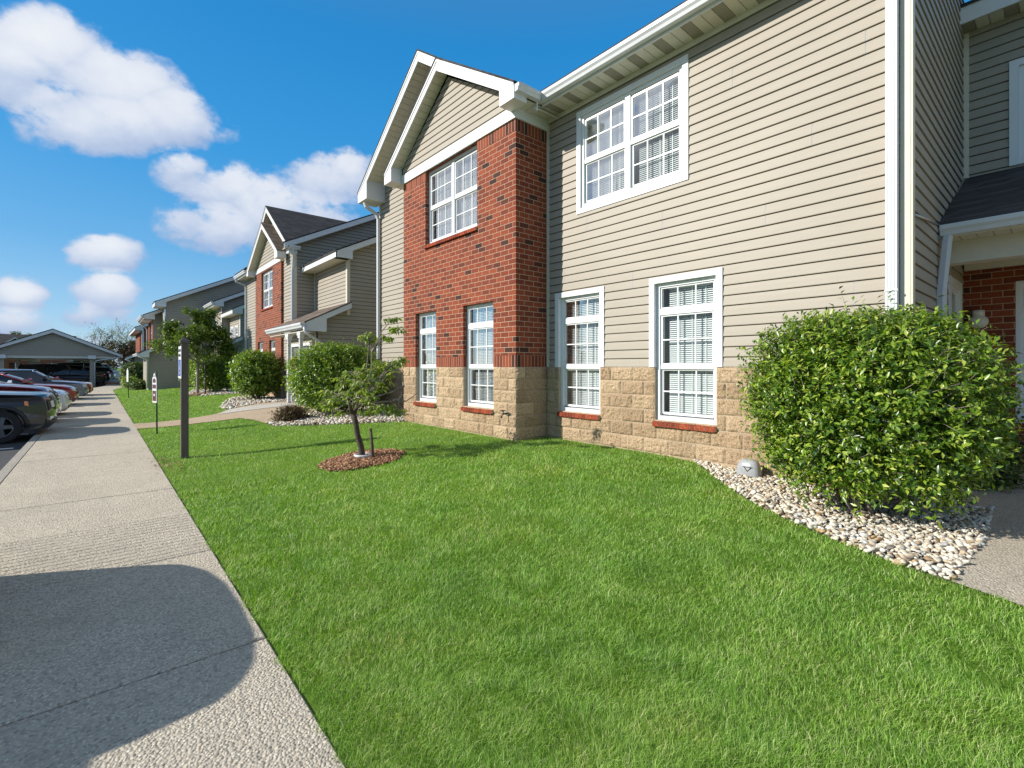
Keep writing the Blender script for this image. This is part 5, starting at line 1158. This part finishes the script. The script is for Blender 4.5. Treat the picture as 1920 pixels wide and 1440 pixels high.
car('maroon pickup truck with chrome grille and silver bumper behind the dark crossover', paint('maroon_paint', (.17, .010, .018)), (-.83-2.8, 18.35, AZ), 'pickup', L=5.6, W=1.95, H=1.8, hood=1.16, nose=.86, wheel=.38, grille='chrome', bumper=M['chrome'], cat='pickup truck')
car('white sedan with large dark grille between the maroon pickup and the red sedan', paint('white_paint', (.72, .73, .74), 0), (-.66-2.35, 21.0, AZ), 'sedan', hood=.97)
car('glossy dark red sedan next to an empty stall', paint('red_paint', (.3, .014, .016)), (-.60-2.35, 26.2, AZ), 'sedan', hood=.95)
car('blue-grey sedan with silver nose between the dark red sedan and a low red car', paint('blue_grey_paint', (.15, .18, .25), .5), (-.36-2.4, 30.9, AZ), 'suv', L=4.8, W=1.85, H=1.55, hood=.98)
car('low bright red car beside the carport post', paint('bright_red_paint', (.3, .015, .018)), (-.2-2.2, 34.6, AZ), 'sedan', L=4.4, H=1.35, hood=.88)
car('black sedan backed in under the carport with red tail lamps to the pavement', paint('black_paint', (.008, .008, .01)), (.5-2.45, 54.6, AZ), 'sedan', rz=math.pi, L=4.9, H=1.46)
car('black minivan with bright roof line behind the carport post', paint('black_van_paint', (.012, .012, .014)), (.0-2.9, 57.6, AZ), 'suv', L=5.1, W=1.95, H=1.9, hood=1.1)
car('dark pickup backed in just beyond the carport post', paint('dark_truck_paint', (.014, .015, .02)), (.95-2.9, 61.5, AZ), 'pickup', rz=math.pi, L=5.7, W=1.98, H=1.8, hood=1.12, cat='pickup truck', wheel=.38)
car('silver sport utility parked between the dark pickup and the white vans', paint('silver_paint', (.5, .5, .5), .5), (1.3-2.3, 66, AZ), 'suv', rz=math.pi, L=4.7, W=1.86, H=1.7, hood=1.05)
car('white panel van, nearer of the two white vans at the end of the lot', paint('white_van_paint', (.74, .75, .76), 0), (1.75-2.9, 78, AZ), 'van', L=5.6, W=2.0, H=2.25, hood=1.22, nose=.85, cat='van')
car('white panel van, farther of the two white vans at the end of the lot', paint('white_van_paint2', (.7, .72, .74), 0), (2.5-2.9, 84, AZ), 'van', L=5.4, W=2.0, H=2.1, hood=1.2, nose=.85, cat='van')
car('large dark sport utility just outside the view that shades the pavement', paint('graphite_paint', (.03, .03, .035), .4), (-.79-2.4, 4.33, AZ), 'suv', L=4.8, W=2.06, H=1.8, hood=1.27, nose=1.0, wheel=.37)

# ================================================================== carport
t = thing('carport', 'open carport with low gable and tan siding over the parked cars', 'carport', (-2.76, 53, AZ))
YC = 53; ap = (-2.76, 4.48); er, el = (1.44, 2.55), (-6.96, 2.55)
mb = MB(); siding(mb, TY(YC), [(-6.6, 2.37), (1.1, 2.37), (1.1, 2.6), (-2.76, 4.4), (-6.6, 2.6)], lap=.16); mb.build('gable_siding', M['siding'], t)
fas = MB(); fas.prism([el, ap, (ap[0], ap[1]-.26), (el[0], el[1]-.2)], SLOPEP, YC-.32, YC-.28); fas.prism([er, ap, (ap[0], ap[1]-.26), (er[0], er[1]-.2)], SLOPEP, YC-.322, YC-.282); fas.build('fascia', M['white'], t)
rf = MB(); 
for a in (er, el): rf.prism([a, ap, (ap[0], ap[1]+.06), (a[0], a[1]+.06)], SLOPEP, YC-.34, YC+30)
rf.build('roof', M['shingle'], t)
mb = MB(); mb.box(-6.7, 1.2, YC, YC+.15, 2.2, 2.372); mb.box(-.6, -.35, YC-.05, YC+30, 2.15, 2.36); mb.box(-5.75, -5.5, YC-.05, YC+30, 2.15, 2.36); mb.build('beam', M['soffit'], t)
mb = MB(); mb.box(-6.7, 1.2, YC+.16, YC+30, 2.365, 2.39); mb.build('ceiling_panel', M['soffit'], t)
for y in (YC+.02, YC+10, YC+20, YC+29.8):
    for x in (-.42, -5.6):
        mb = MB(); mb.box(x-.14, x+.14, y-.08, y+.2, AZ, 2.2); p = mb.build('post', M['siding'], t)
        if y < YC+1: mb = MB(); mb.box(x-.25, x+.25, y-.35, y+.25, 2.16, 2.44); mb.build('post_cap', M['white'], p)
mb = MB(); mb.tube([(1.4, YC-.2, 2.42), (1.3, YC-.2, 2.3), (0, YC-.2, 2.05), (-.2, YC-.2, 1.98), (-.24, YC-.2, 1.85), (-.24, YC-.2, AZ)], .05, 8); mb.build('downspout', M['gutter'], t)
mb = MB(); gutter(mb, (1.42, YC-.3, 2.42), (1.42, YC+30, 2.42), (1, 0, 0), size=.14); mb.build('gutter', M['gutter'], t)

# ================================================================== far buildings across the lot
def far_house(label, x0, x1, y, h, mat, ridge, gables):
    t = thing('apartment_building', label, 'building', ((x0+x1)/2, y, AZ), group='buildings across the parking lot')
    mb = MB(); mb.box(x0, x1, y, y+10, AZ, h); mb.build('wall', mat, t)
    rf = MB(); rf.prism([(y-.5, h-.1), (y+5, ridge), (y+10.5, h-.1)], YP, x0-.4, x1+.4); rf.build('roof', M['shingle'], t)
    w = MB(); w.box(x0-.42, x1+.42, y-.55, y-.5, h-.3, h-.02)
    for gx in gables:
        g = MB(); g.box(gx-2, gx+2, y-1.2, y, AZ, h); g.prism([(gx-2, h), (gx+2, h), (gx, h+1.6)], SLOPEP, y-1.18, y); g.build('wall', M['siding'] if mat is not M['siding'] else M['brick_far'], t)
        r2 = MB(); r2.prism([(gx-2.4, h-.2), (gx, h+1.75), (gx, h+1.9), (gx-2.4, h)], SLOPEP, y-1.5, y+3); r2.prism([(gx+2.4, h-.2), (gx, h+1.75), (gx, h+1.9), (gx+2.4, h)], SLOPEP, y-1.5, y+3); r2.build('roof', M['shingle'], t)
        w.prism([(gx-2.45, h-.25), (gx, h+1.72), (gx, h+1.92), (gx-2.45, h)], SLOPEP, y-1.55, y-1.5); w.prism([(gx+2.45, h-.25), (gx, h+1.72), (gx, h+1.92), (gx+2.45, h)], SLOPEP, y-1.55, y-1.5)
        for zz in (.8, 3.6):
            if zz+1.5 < h:
                q = MB(); q.box(gx-.8, gx+.8, y-1.26, y-1.2, zz, zz+1.5); q.box(gx-.05, gx+.05, y-1.28, y-1.26, zz, zz+1.5, 1); q.build('window', [M['cglass'], M['white']], t)
    w.build('fascia', M['white'], t)
    x = x0+1
    while x < x1-1.5:
        for zz in (.8, 3.6):
            if zz+1.5 < h:
                q = MB(); q.box(x, x+1.4, y-.06, y, zz, zz+1.5); q.box(x-.08, x, y-.08, y, zz-.08, zz+1.58, 1); q.box(x+1.4, x+1.48, y-.08, y, zz-.08, zz+1.58, 1); q.build('window', [M['cglass'], M['white']], t)
        x += 3.4
far_house('brick building with white gables across the parking lot at the far left', -36, -20, 120, 4.9, M['brick_far'], 7.6, (-32, -24))
far_house('grey sided building seen under the carport roof', -15, -4, 132, 5.2, M['siding'], 8.0, (-12, -7))
far_house('low dark roofed building at the left edge beyond the parked cars', -26, -13, 92, 2.9, M['brick_far'], 5.2, (-22,))

# ================================================================== small things
PY = 9.6; PX = 1.08; pz = Z(PX, PY)
t = thing('sign_post', 'dark brown square sign post with a small parking sign at the pavement edge', 'post', (PX, PY, pz))
mb = MB(); mb.box(PX-.052, PX+.052, PY-.052, PY+.052, pz-.15, 1.86); mb.build('post', M['post'], t)
mb = MB(); mb.box(PX-.066, PX+.066, PY-.066, PY+.066, 1.89, 1.935); mb.box(PX-.045, PX+.045, PY-.045, PY+.045, 1.858, 1.892)
mb.add([(PX-.066, PY-.066, 1.935), (PX+.066, PY-.066, 1.935), (PX+.066, PY+.066, 1.935), (PX-.066, PY+.066, 1.935), (PX, PY, 2.0)], [(0, 1, 4), (1, 2, 4), (2, 3, 4), (3, 0, 4)]); mb.build('post_cap', M['post'], t)
sx = PX-.058
mb = MB(); mb.box(sx-.006, sx, PY-.15, PY+.19, 1.31, 1.84); sg = mb.build('sign_panel', M['white'], t)
M['blue'] = plain('sign_blue', (.015, .08, .4), .45, var=.05); M['ink'] = plain('sign_ink', (.02, .025, .05), .6, var=.05)
def text_on(txt, size, loc, rot, mat, parent, name='lettering'):
    cu = bpy.data.curves.new('lettering', 'FONT'); cu.body = txt; cu.size = size; cu.align_x = 'CENTER'; cu.extrude = .001
    ob = bpy.data.objects.new('lettering', cu); COL.objects.link(ob); bpy.context.view_layer.update()
    me = bpy.data.meshes.new_from_object(ob.evaluated_get(bpy.context.evaluated_depsgraph_get())); bpy.data.objects.remove(ob)
    me.transform(Matrix.Translation(loc) @ rot); me.materials.clear(); me.materials.append(mat); return link(name, me, parent)
ROTX = Matrix(((0, 0, -1, 0), (-1, 0, 0, 0), (0, 1, 0, 0), (0, 0, 0, 1)))      # text plane facing -x
text_on('RESERVED', .062, Vector((sx-.008, PY+.02, 1.75)), ROTX, M['ink'], sg); text_on('PARKING', .062, Vector((sx-.008, PY+.02, 1.67)), ROTX, M['ink'], sg)
mb = MB(); mb.box(sx-.009, sx-.0055, PY-.1, PY+.14, 1.35, 1.62); em = mb.build('emblem_panel', M['blue'], sg)
mb = MB(); ex = sx-.0105; ey, ez = PY+.02, 1.48
def ring(c, r0, r1, a0, a1, n=16):
    for i in range(n):
        a, b = a0+(a1-a0)*i/n, a0+(a1-a0)*(i+1)/n
        mb.quad((ex, c[0]-r0*math.cos(a), c[1]+r0*math.sin(a)), (ex, c[0]-r1*math.cos(a), c[1]+r1*math.sin(a)), (ex, c[0]-r1*math.cos(b), c[1]+r1*math.sin(b)), (ex, c[0]-r0*math.cos(b), c[1]+r0*math.sin(b)))
ring((ey, ez-.035), .05, .065, R(110), R(360)); ring((ey+.015, ez+.095), 0, .018, 0, R(360))
def stroke(a, b, w=.009):
    d = Vector((b[0]-a[0], b[1]-a[1])); d.normalize(); q = Vector((-d.y, d.x))*w
    mb.quad((ex, ey-a[0]+q.x, ez+a[1]+q.y), (ex, ey-a[0]-q.x, ez+a[1]-q.y), (ex, ey-b[0]-q.x, ez+b[1]-q.y), (ex, ey-b[0]+q.x, ez+b[1]+q.y))
stroke((-.012, .07), (-.006, -.01)); stroke((-.008, -.01), (.045, -.012)); stroke((.045, -.012), (.065, -.075)); stroke((.065, -.075), (.085, -.065)); stroke((-.008, .035), (.035, .03)); mb.build('emblem', M['white'], em, fix=False)
M['stake_green'] = plain('green_sign_stake', (.012, .05, .03), .5, var=.1); M['sign_maroon'] = plain('sign_maroon', (.10, .025, .028), .5, var=.05)
def yard_sign(label, x, y, lean, h, maroon=True):
    z0 = Z(x, y); t = thing('yard_sign', label, 'sign', (x, y, z0), group='small signs along the pavement')
    f = lambda z: (x-.03*0, y+lean*(z-z0), z)
    mb = MB(); mb.tube([f(z0-.1), f(z0+h)], .016, 6); mb.build('stake', M['stake_green'], t)
    outl = [(-.14, z0+h-.72), (.14, z0+h-.72), (.14, z0+h-.2), (.11, z0+h-.15), (.06, z0+h-.13), (.05, z0+h-.08), (0, z0+h-.05), (-.05, z0+h-.08), (-.06, z0+h-.13), (-.11, z0+h-.15), (-.14, z0+h-.2)]
    P = lambda u, v, tt: (x-.03+tt*.98-u*.2, y+lean*(v-z0)+u*.98+tt*.2, v)
    mb = MB(); mb.prism(outl, P, -.012, 0); p = mb.build('sign_panel', M['white'], t)
    if maroon:
        mb = MB()
        for a, b in ((.68, .45), (.40, .31), ): mb.prism([(-.115, z0+h-a), (.115, z0+h-a), (.115, z0+h-b), (-.115, z0+h-b)], P, -.0145, -.012)
        mb.prism([(-.095, z0+h-.27), (.095, z0+h-.27), (.1, z0+h-.2), (0, z0+h-.165), (-.1, z0+h-.2)], P, -.0145, -.012); q = mb.build('panel_print', M['sign_maroon'], p)
        mb = MB(); mb.prism([(-.04, z0+h-.57), (.04, z0+h-.57), (.04, z0+h-.52), (-.04, z0+h-.52)], P, -.0165, -.0145); mb.prism([(-.025, z0+h-.145), (.025, z0+h-.145), (0, z0+h-.09)], P, -.0165, -.012, 1); mb.build('panel_mark', [M['white'], M['sign_maroon']], p)
    return t
yard_sign('maroon and white arched sign on a leaning green stake by the entrance walk', 1.0, 13.5, .09, 1.42)
yard_sign('white narrow sign on a thin dark stake far along the lawn edge', 1.1, 29.9, .02, 1.5, False)
# lamp on the recess wall
t = thing('wall_lamp', 'cream jar-shaped wall lamp on the shaded brick of the recess', 'lamp', (9.1, .87, 2.1))
mb = MB(); mb.lathe([(0, .17), (.062, .17), (.062, .1), (.05, .095)], (9.1, .87, 2.1), 20); mb.box(9.13, 9.25, .82, .92, 2.2, 2.27); mb.build('lamp_base', M['soffit'], t)
mb = MB(); mb.lathe([(.05, .1), (.075, .08), (.098, .04), (.1, 0), (.085, -.04), (.05, -.07), (0, -.08)], (9.1, .87, 2.1), 20); mb.build('lamp_shade', M['soffit'], t)
# spigot
t = thing('spigot', 'small black garden tap on the pale block base near the brick corner', 'tap', (5.22, 6.27, .71))
mb = MB(); mb.tube([(5.27, 6.27, .71), (5.17, 6.27, .71), (5.14, 6.27, .69), (5.13, 6.27, .64)], [.014, .014, .013, .015], 8); mb.build('pipe', M['black'], t)
mb = MB(); mb.tube([(5.18, 6.27, .71), (5.16, 6.27, .76)], .009, 6); mb.tube([(5.16+.04*math.cos(a), 6.27+.04*math.sin(a), .765) for a in [k*math.pi/4 for k in range(9)]], .008, 6); mb.tube([(5.12, 6.27, .765), (5.2, 6.27, .765)], .007, 5); mb.tube([(5.16, 6.23, .765), (5.16, 6.31, .765)], .007, 5); mb.build('handle', M['black'], t)
mb = MB(); mb.tube([(5.262, 6.27, .71), (5.245, 6.27, .71)], .038, 10); mb.build('wall_plate', M['chrome'], t)
# plastic domes
M['dome'] = plain('grey_plastic_dome', (.32, .33, .335), .3, var=.15, scale=12)
def dome(label, x, y, s, rot=0):
    z = Z(x, y)+.03; t = thing('vent_cover', label, 'vent cover', (x, y, z), group='plastic vent covers by the walls')
    mb = MB(); prof = [(1, 0), (.98, .35), (.9, .62), (.72, .83), (.45, .95), (0, 1)]
    vs = []; n = 20
    for r, zz in prof:
        for k in range(n):
            a = 2*math.pi*k/n; e = 3.2; c, d = math.cos(a), math.sin(a); q = 1/(abs(c)**e+abs(d)**e)**(1/e); vs.append((x+.1*s*r*q*c, y+.15*s*r*q*d, z+.21*s*zz))
    fs = [(i*n+k, i*n+(k+1) % n, (i+1)*n+(k+1) % n, (i+1)*n+k) for i in range(len(prof)-1) for k in range(n)]; mb.add(vs, fs, 0, True); mb.build('cover', M['dome'], t)
    mb = MB(); mb.tube([(x-.095*s, y-.06*s, z+.11*s), (x-.096*s, y-.02*s, z+.06*s)], .006*s, 5); mb.tube([(x-.095*s, y+.02*s, z+.11*s), (x-.097*s, y-.02*s, z+.06*s)], .006*s, 5); mb.tube([(x-.096*s, y-.075*s, z+.115*s), (x-.096*s, y+.04*s, z+.115*s)], .005*s, 5); mb.build('latch', M['black'], t)
dome('grey plastic dome cover on the pebbles between block wall and large hedge', 5.80, 2.50, .9)
dome('grey plastic dome cover between the two far clipped shrubs', 4.9, 23.9, 1.7)
# wreath on the porch door
t = thing('wreath', 'orange and yellow flower wreath hung on the grey porch door', 'wreath', (5.1, 17.6, 1.6)); mb = MB()
for k in range(26):
    a = k*2*math.pi/26; mb.lathe([(0, .03), (.04, .02), (.05, 0), (.03, -.03), (0, -.035)], (5.12+.02*math.sin(k*5), 17.6+.19*math.cos(a), 1.6+.19*math.sin(a)), 7)
mb.build('flower_ring', island('wreath_flower', [(0, (.6, .12, .03)), (.5, (.7, .4, .05)), (1, (.6, .5, .15))], .8), t)

# ================================================================== sky, sun, camera
EL, AZS = R(29), math.atan2(-.882, .471)      # sun direction: azimuth from +y towards +x
sd = Vector((math.sin(AZS)*math.cos(EL), math.cos(AZS)*math.cos(EL), math.sin(EL)))
sun = bpy.data.lights.new('sun', 'SUN'); sun.energy = 4.0; sun.angle = R(.55); sun.color = (1, .95, .87)
so = bpy.data.objects.new('sun', sun); COL.objects.link(so); so.rotation_euler = sd.to_track_quat('Z', 'Y').to_euler()
w = bpy.data.worlds.new('World'); scene.world = w; w.use_nodes = True; nt = w.node_tree; n, l = nt.nodes, nt.links; bg = n['Background']
sky = n.new('ShaderNodeTexSky'); sky.sky_type = 'NISHITA'; sky.sun_disc = False; sky.sun_elevation = EL; sky.sun_rotation = AZS; sky.air_density = 1.0; sky.dust_density = .25; sky.ozone_density = 2.0
hs = mk(n, 'ShaderNodeHueSaturation', Saturation=1.25, Value=1.0); l.new(sky.outputs[0], hs.inputs['Color'])
tc = n.new('ShaderNodeTexCoord'); DIR = tc.outputs['Generated']
sz = n.new('ShaderNodeSeparateXYZ'); l.new(DIR, sz.inputs[0]); KS = 6.15
grad = ramp(n, [(0, (.40, .60, .82)), (.08, (.28, .54, .82)), (.2, (.12, .42, .78)), (.36, (.03, .335, .76)), (.55, (.012, .27, .68)), (.75, (.10, .24, .46)), (1, (.22, .30, .40))]); l.new(sz.outputs[2], grad.inputs['Fac'])  # top stops, above the view, greyed to neutralise the fill light
gs = vm0 = n.new('ShaderNodeVectorMath'); gs.operation = 'SCALE'; l.new(grad.outputs['Color'], gs.inputs[0]); gs.inputs['Scale'].default_value = KS
skm = mk(n, 'ShaderNodeMix', data_type='RGBA'); skm.inputs[0].default_value = .8; l.new(hs.outputs[0], skm.inputs[6]); l.new(gs.outputs[0], skm.inputs[7])
def dirpx(px, py):
    k, m_ = (px-960)/906, -(py-688)/906; return Vector((SA+k*CA, CA-k*SA, m_)).normalized()
def vm(op, a, b=None):
    x = n.new('ShaderNodeVectorMath'); x.operation = op; l.new(a, x.inputs[0])
    if b is not None: x.inputs[1].default_value = b
    return x
def ma(op, a, b=None, c=None, clamp=False):
    x = n.new('ShaderNodeMath'); x.operation = op; x.use_clamp = clamp
    for i, v in enumerate((a, b, c)):
        if v is None: continue
        if isinstance(v, (int, float)): x.inputs[i].default_value = v
        else: l.new(v, x.inputs[i])
    return x.outputs[0]
CL = [(110, 105, 125, 85, 1.0), (40, 145, 85, 75, .95), (235, 175, 130, 95, 1.0), (330, 225, 105, 62, .95), (210, 235, 165, 62, .9), (405, 250, 55, 28, .6), (120, 200, 90, 60, .8),
      (345, 325, 62, 42, .95), (430, 362, 96, 56, 1.05), (400, 425, 112, 52, .95), (500, 400, 95, 75, .95), (600, 340, 90, 58, .85), (655, 325, 60, 50, .9), (560, 420, 130, 70, .7),
      (205, 478, 84, 40, 1.0), (205, 555, 70, 50, 1.05), (160, 590, 60, 30, .7), (35, 560, 62, 46, .9), (30, 605, 90, 34, .8), (250, 600, 80, 36, .5), (110, 640, 140, 22, .4),
      (1500, -260, 260, 110, .9), (2300, 300, 260, 120, .8), (-500, 300, 260, 110, .9), (-900, -100, 300, 180, .9), (-1500, 200, 500, 160, .9)]
FILL_CLOUDS = [((-.5, -.5, .6), .4, .85), ((.2, -.8, .5), .4, .85), ((0, -.1, 1), .3, .7), ((-.85, .48, .40), .3, 1.0), ((-.8, -.5, .15), .25, .9), ((.3, -.95, .2), .3, .9), ((-.56, .80, .36), .2, 1.0)]
dens = None; shade = None
for px, py, a, b, s in CL:
    c = dirpx(px, py); e1 = (dirpx(px+2, py)-dirpx(px-2, py)); e1.normalize(); e2 = dirpx(px, py-2)-dirpx(px, py+2); e2 = (e2-e1*e2.dot(e1)).normalized()
    k = (dirpx(px+2, py)-dirpx(px-2, py)).length/4; k2 = (dirpx(px, py-2)-dirpx(px, py+2)).length/4
    u = ma('MULTIPLY', vm('DOT_PRODUCT', DIR, e1).outputs['Value'], 1/(a*k*1.0)); u0 = c.dot(e1)/(a*k); u = ma('SUBTRACT', u, u0)
    v = ma('MULTIPLY', vm('DOT_PRODUCT', DIR, e2).outputs['Value'], 1/(b*k2)); v0 = c.dot(e2)/(b*k2); v = ma('SUBTRACT', v, v0)
    q = ma('ADD', ma('MULTIPLY', u, u), ma('MULTIPLY', v, v)); dd = ma('MULTIPLY', ma('MULTIPLY_ADD', q, -.62, 1.0, True), s)
    front = ma('GREATER_THAN', vm('DOT_PRODUCT', DIR, c).outputs['Value'], .3); dd = ma('MULTIPLY', dd, front)
    sh = ma('MULTIPLY', ma('MULTIPLY_ADD', v, .42, .5, True), dd)
    dens = dd if dens is None else ma('MAXIMUM', dens, dd)
    shade = sh if shade is None else ma('MAXIMUM', shade, sh)
for c, rad, s in FILL_CLOUDS:        # unseen cloud banks, added to whiten the fill light and window reflections
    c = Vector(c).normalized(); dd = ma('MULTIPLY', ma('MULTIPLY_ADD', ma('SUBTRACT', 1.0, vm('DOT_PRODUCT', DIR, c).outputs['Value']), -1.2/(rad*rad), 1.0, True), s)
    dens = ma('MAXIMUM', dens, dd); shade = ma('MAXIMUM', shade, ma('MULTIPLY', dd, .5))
mp = n.new('ShaderNodeMapping'); mp.inputs['Scale'].default_value = (1, 1, 1.35); l.new(DIR, mp.inputs['Vector'])
n1 = mk(n, 'ShaderNodeTexNoise', Scale=11.0, Detail=10.0, Roughness=.55, Distortion=.15); l.new(mp.outputs[0], n1.inputs['Vector'])
n2 = mk(n, 'ShaderNodeTexNoise', Scale=26.0, Detail=8.0, Roughness=.55); l.new(mp.outputs[0], n2.inputs['Vector'])
n3 = mk(n, 'ShaderNodeTexNoise', Scale=64.0, Detail=7.0, Roughness=.6); l.new(mp.outputs[0], n3.inputs['Vector'])
nn_ = ma('ADD', ma('MULTIPLY', ma('SUBTRACT', n3.outputs['Fac'], .5), .4), ma('ADD', ma('MULTIPLY', ma('SUBTRACT', n1.outputs['Fac'], .5), 1.15), ma('MULTIPLY', ma('SUBTRACT', n2.outputs['Fac'], .5), .75)))
val = ma('ADD', dens, nn_)
mr = n.new('ShaderNodeMapRange'); mr.interpolation_type = 'SMOOTHSTEP'; mr.inputs['From Min'].default_value = .30; mr.inputs['From Max'].default_value = .74; l.new(val, mr.inputs['Value'])
msk = ma('MULTIPLY', mr.outputs[0], ma('GREATER_THAN', dens, .02)); 
soft = n.new('ShaderNodeMapRange'); soft.inputs['From Min'].default_value = .08; soft.inputs['From Max'].default_value = .4; soft.interpolation_type = 'SMOOTHSTEP'; l.new(dens, soft.inputs['Value']); msk = ma('MULTIPLY', msk, soft.outputs[0])
msk = ma('MULTIPLY', msk, .94)
lit = ma('ADD', shade, ma('MULTIPLY', ma('SUBTRACT', n1.outputs['Fac'], .5), .75), None, True)
cr = ramp(n, [(.14, (2.5, 3.15, 4.5)), (.36, (3.6, 4.1, 5.1)), (.54, (4.9, 5.15, 5.65)), (.78, (5.8, 5.85, 5.95))]); l.new(lit, cr.inputs['Fac'])
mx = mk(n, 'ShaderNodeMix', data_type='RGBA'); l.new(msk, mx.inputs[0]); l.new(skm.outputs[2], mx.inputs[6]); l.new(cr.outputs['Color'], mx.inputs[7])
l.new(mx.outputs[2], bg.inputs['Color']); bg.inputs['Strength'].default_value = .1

cam = bpy.data.cameras.new('camera'); co = bpy.data.objects.new('camera', cam); COL.objects.link(co)
co.location = (0, 0, 1.5); co.rotation_euler = (R(90), 0, -math.atan2(SA, CA))
cam.sensor_width = 36; cam.lens = 36*906/1920; cam.shift_y = -(720-688)/1920*1.0; cam.clip_end = 2000; cam.clip_start = .05
scene.camera = co
scene.view_settings.view_transform = 'Standard'; scene.view_settings.look = 'None'; scene.view_settings.gamma = 1; scene.view_settings.exposure = .7
scene.cycles.max_bounces = 8; scene.cycles.transparent_max_bounces = 12; scene.cycles.use_denoising = True
for o in list(bpy.data.objects):
    if 'local' in o: del o['local']
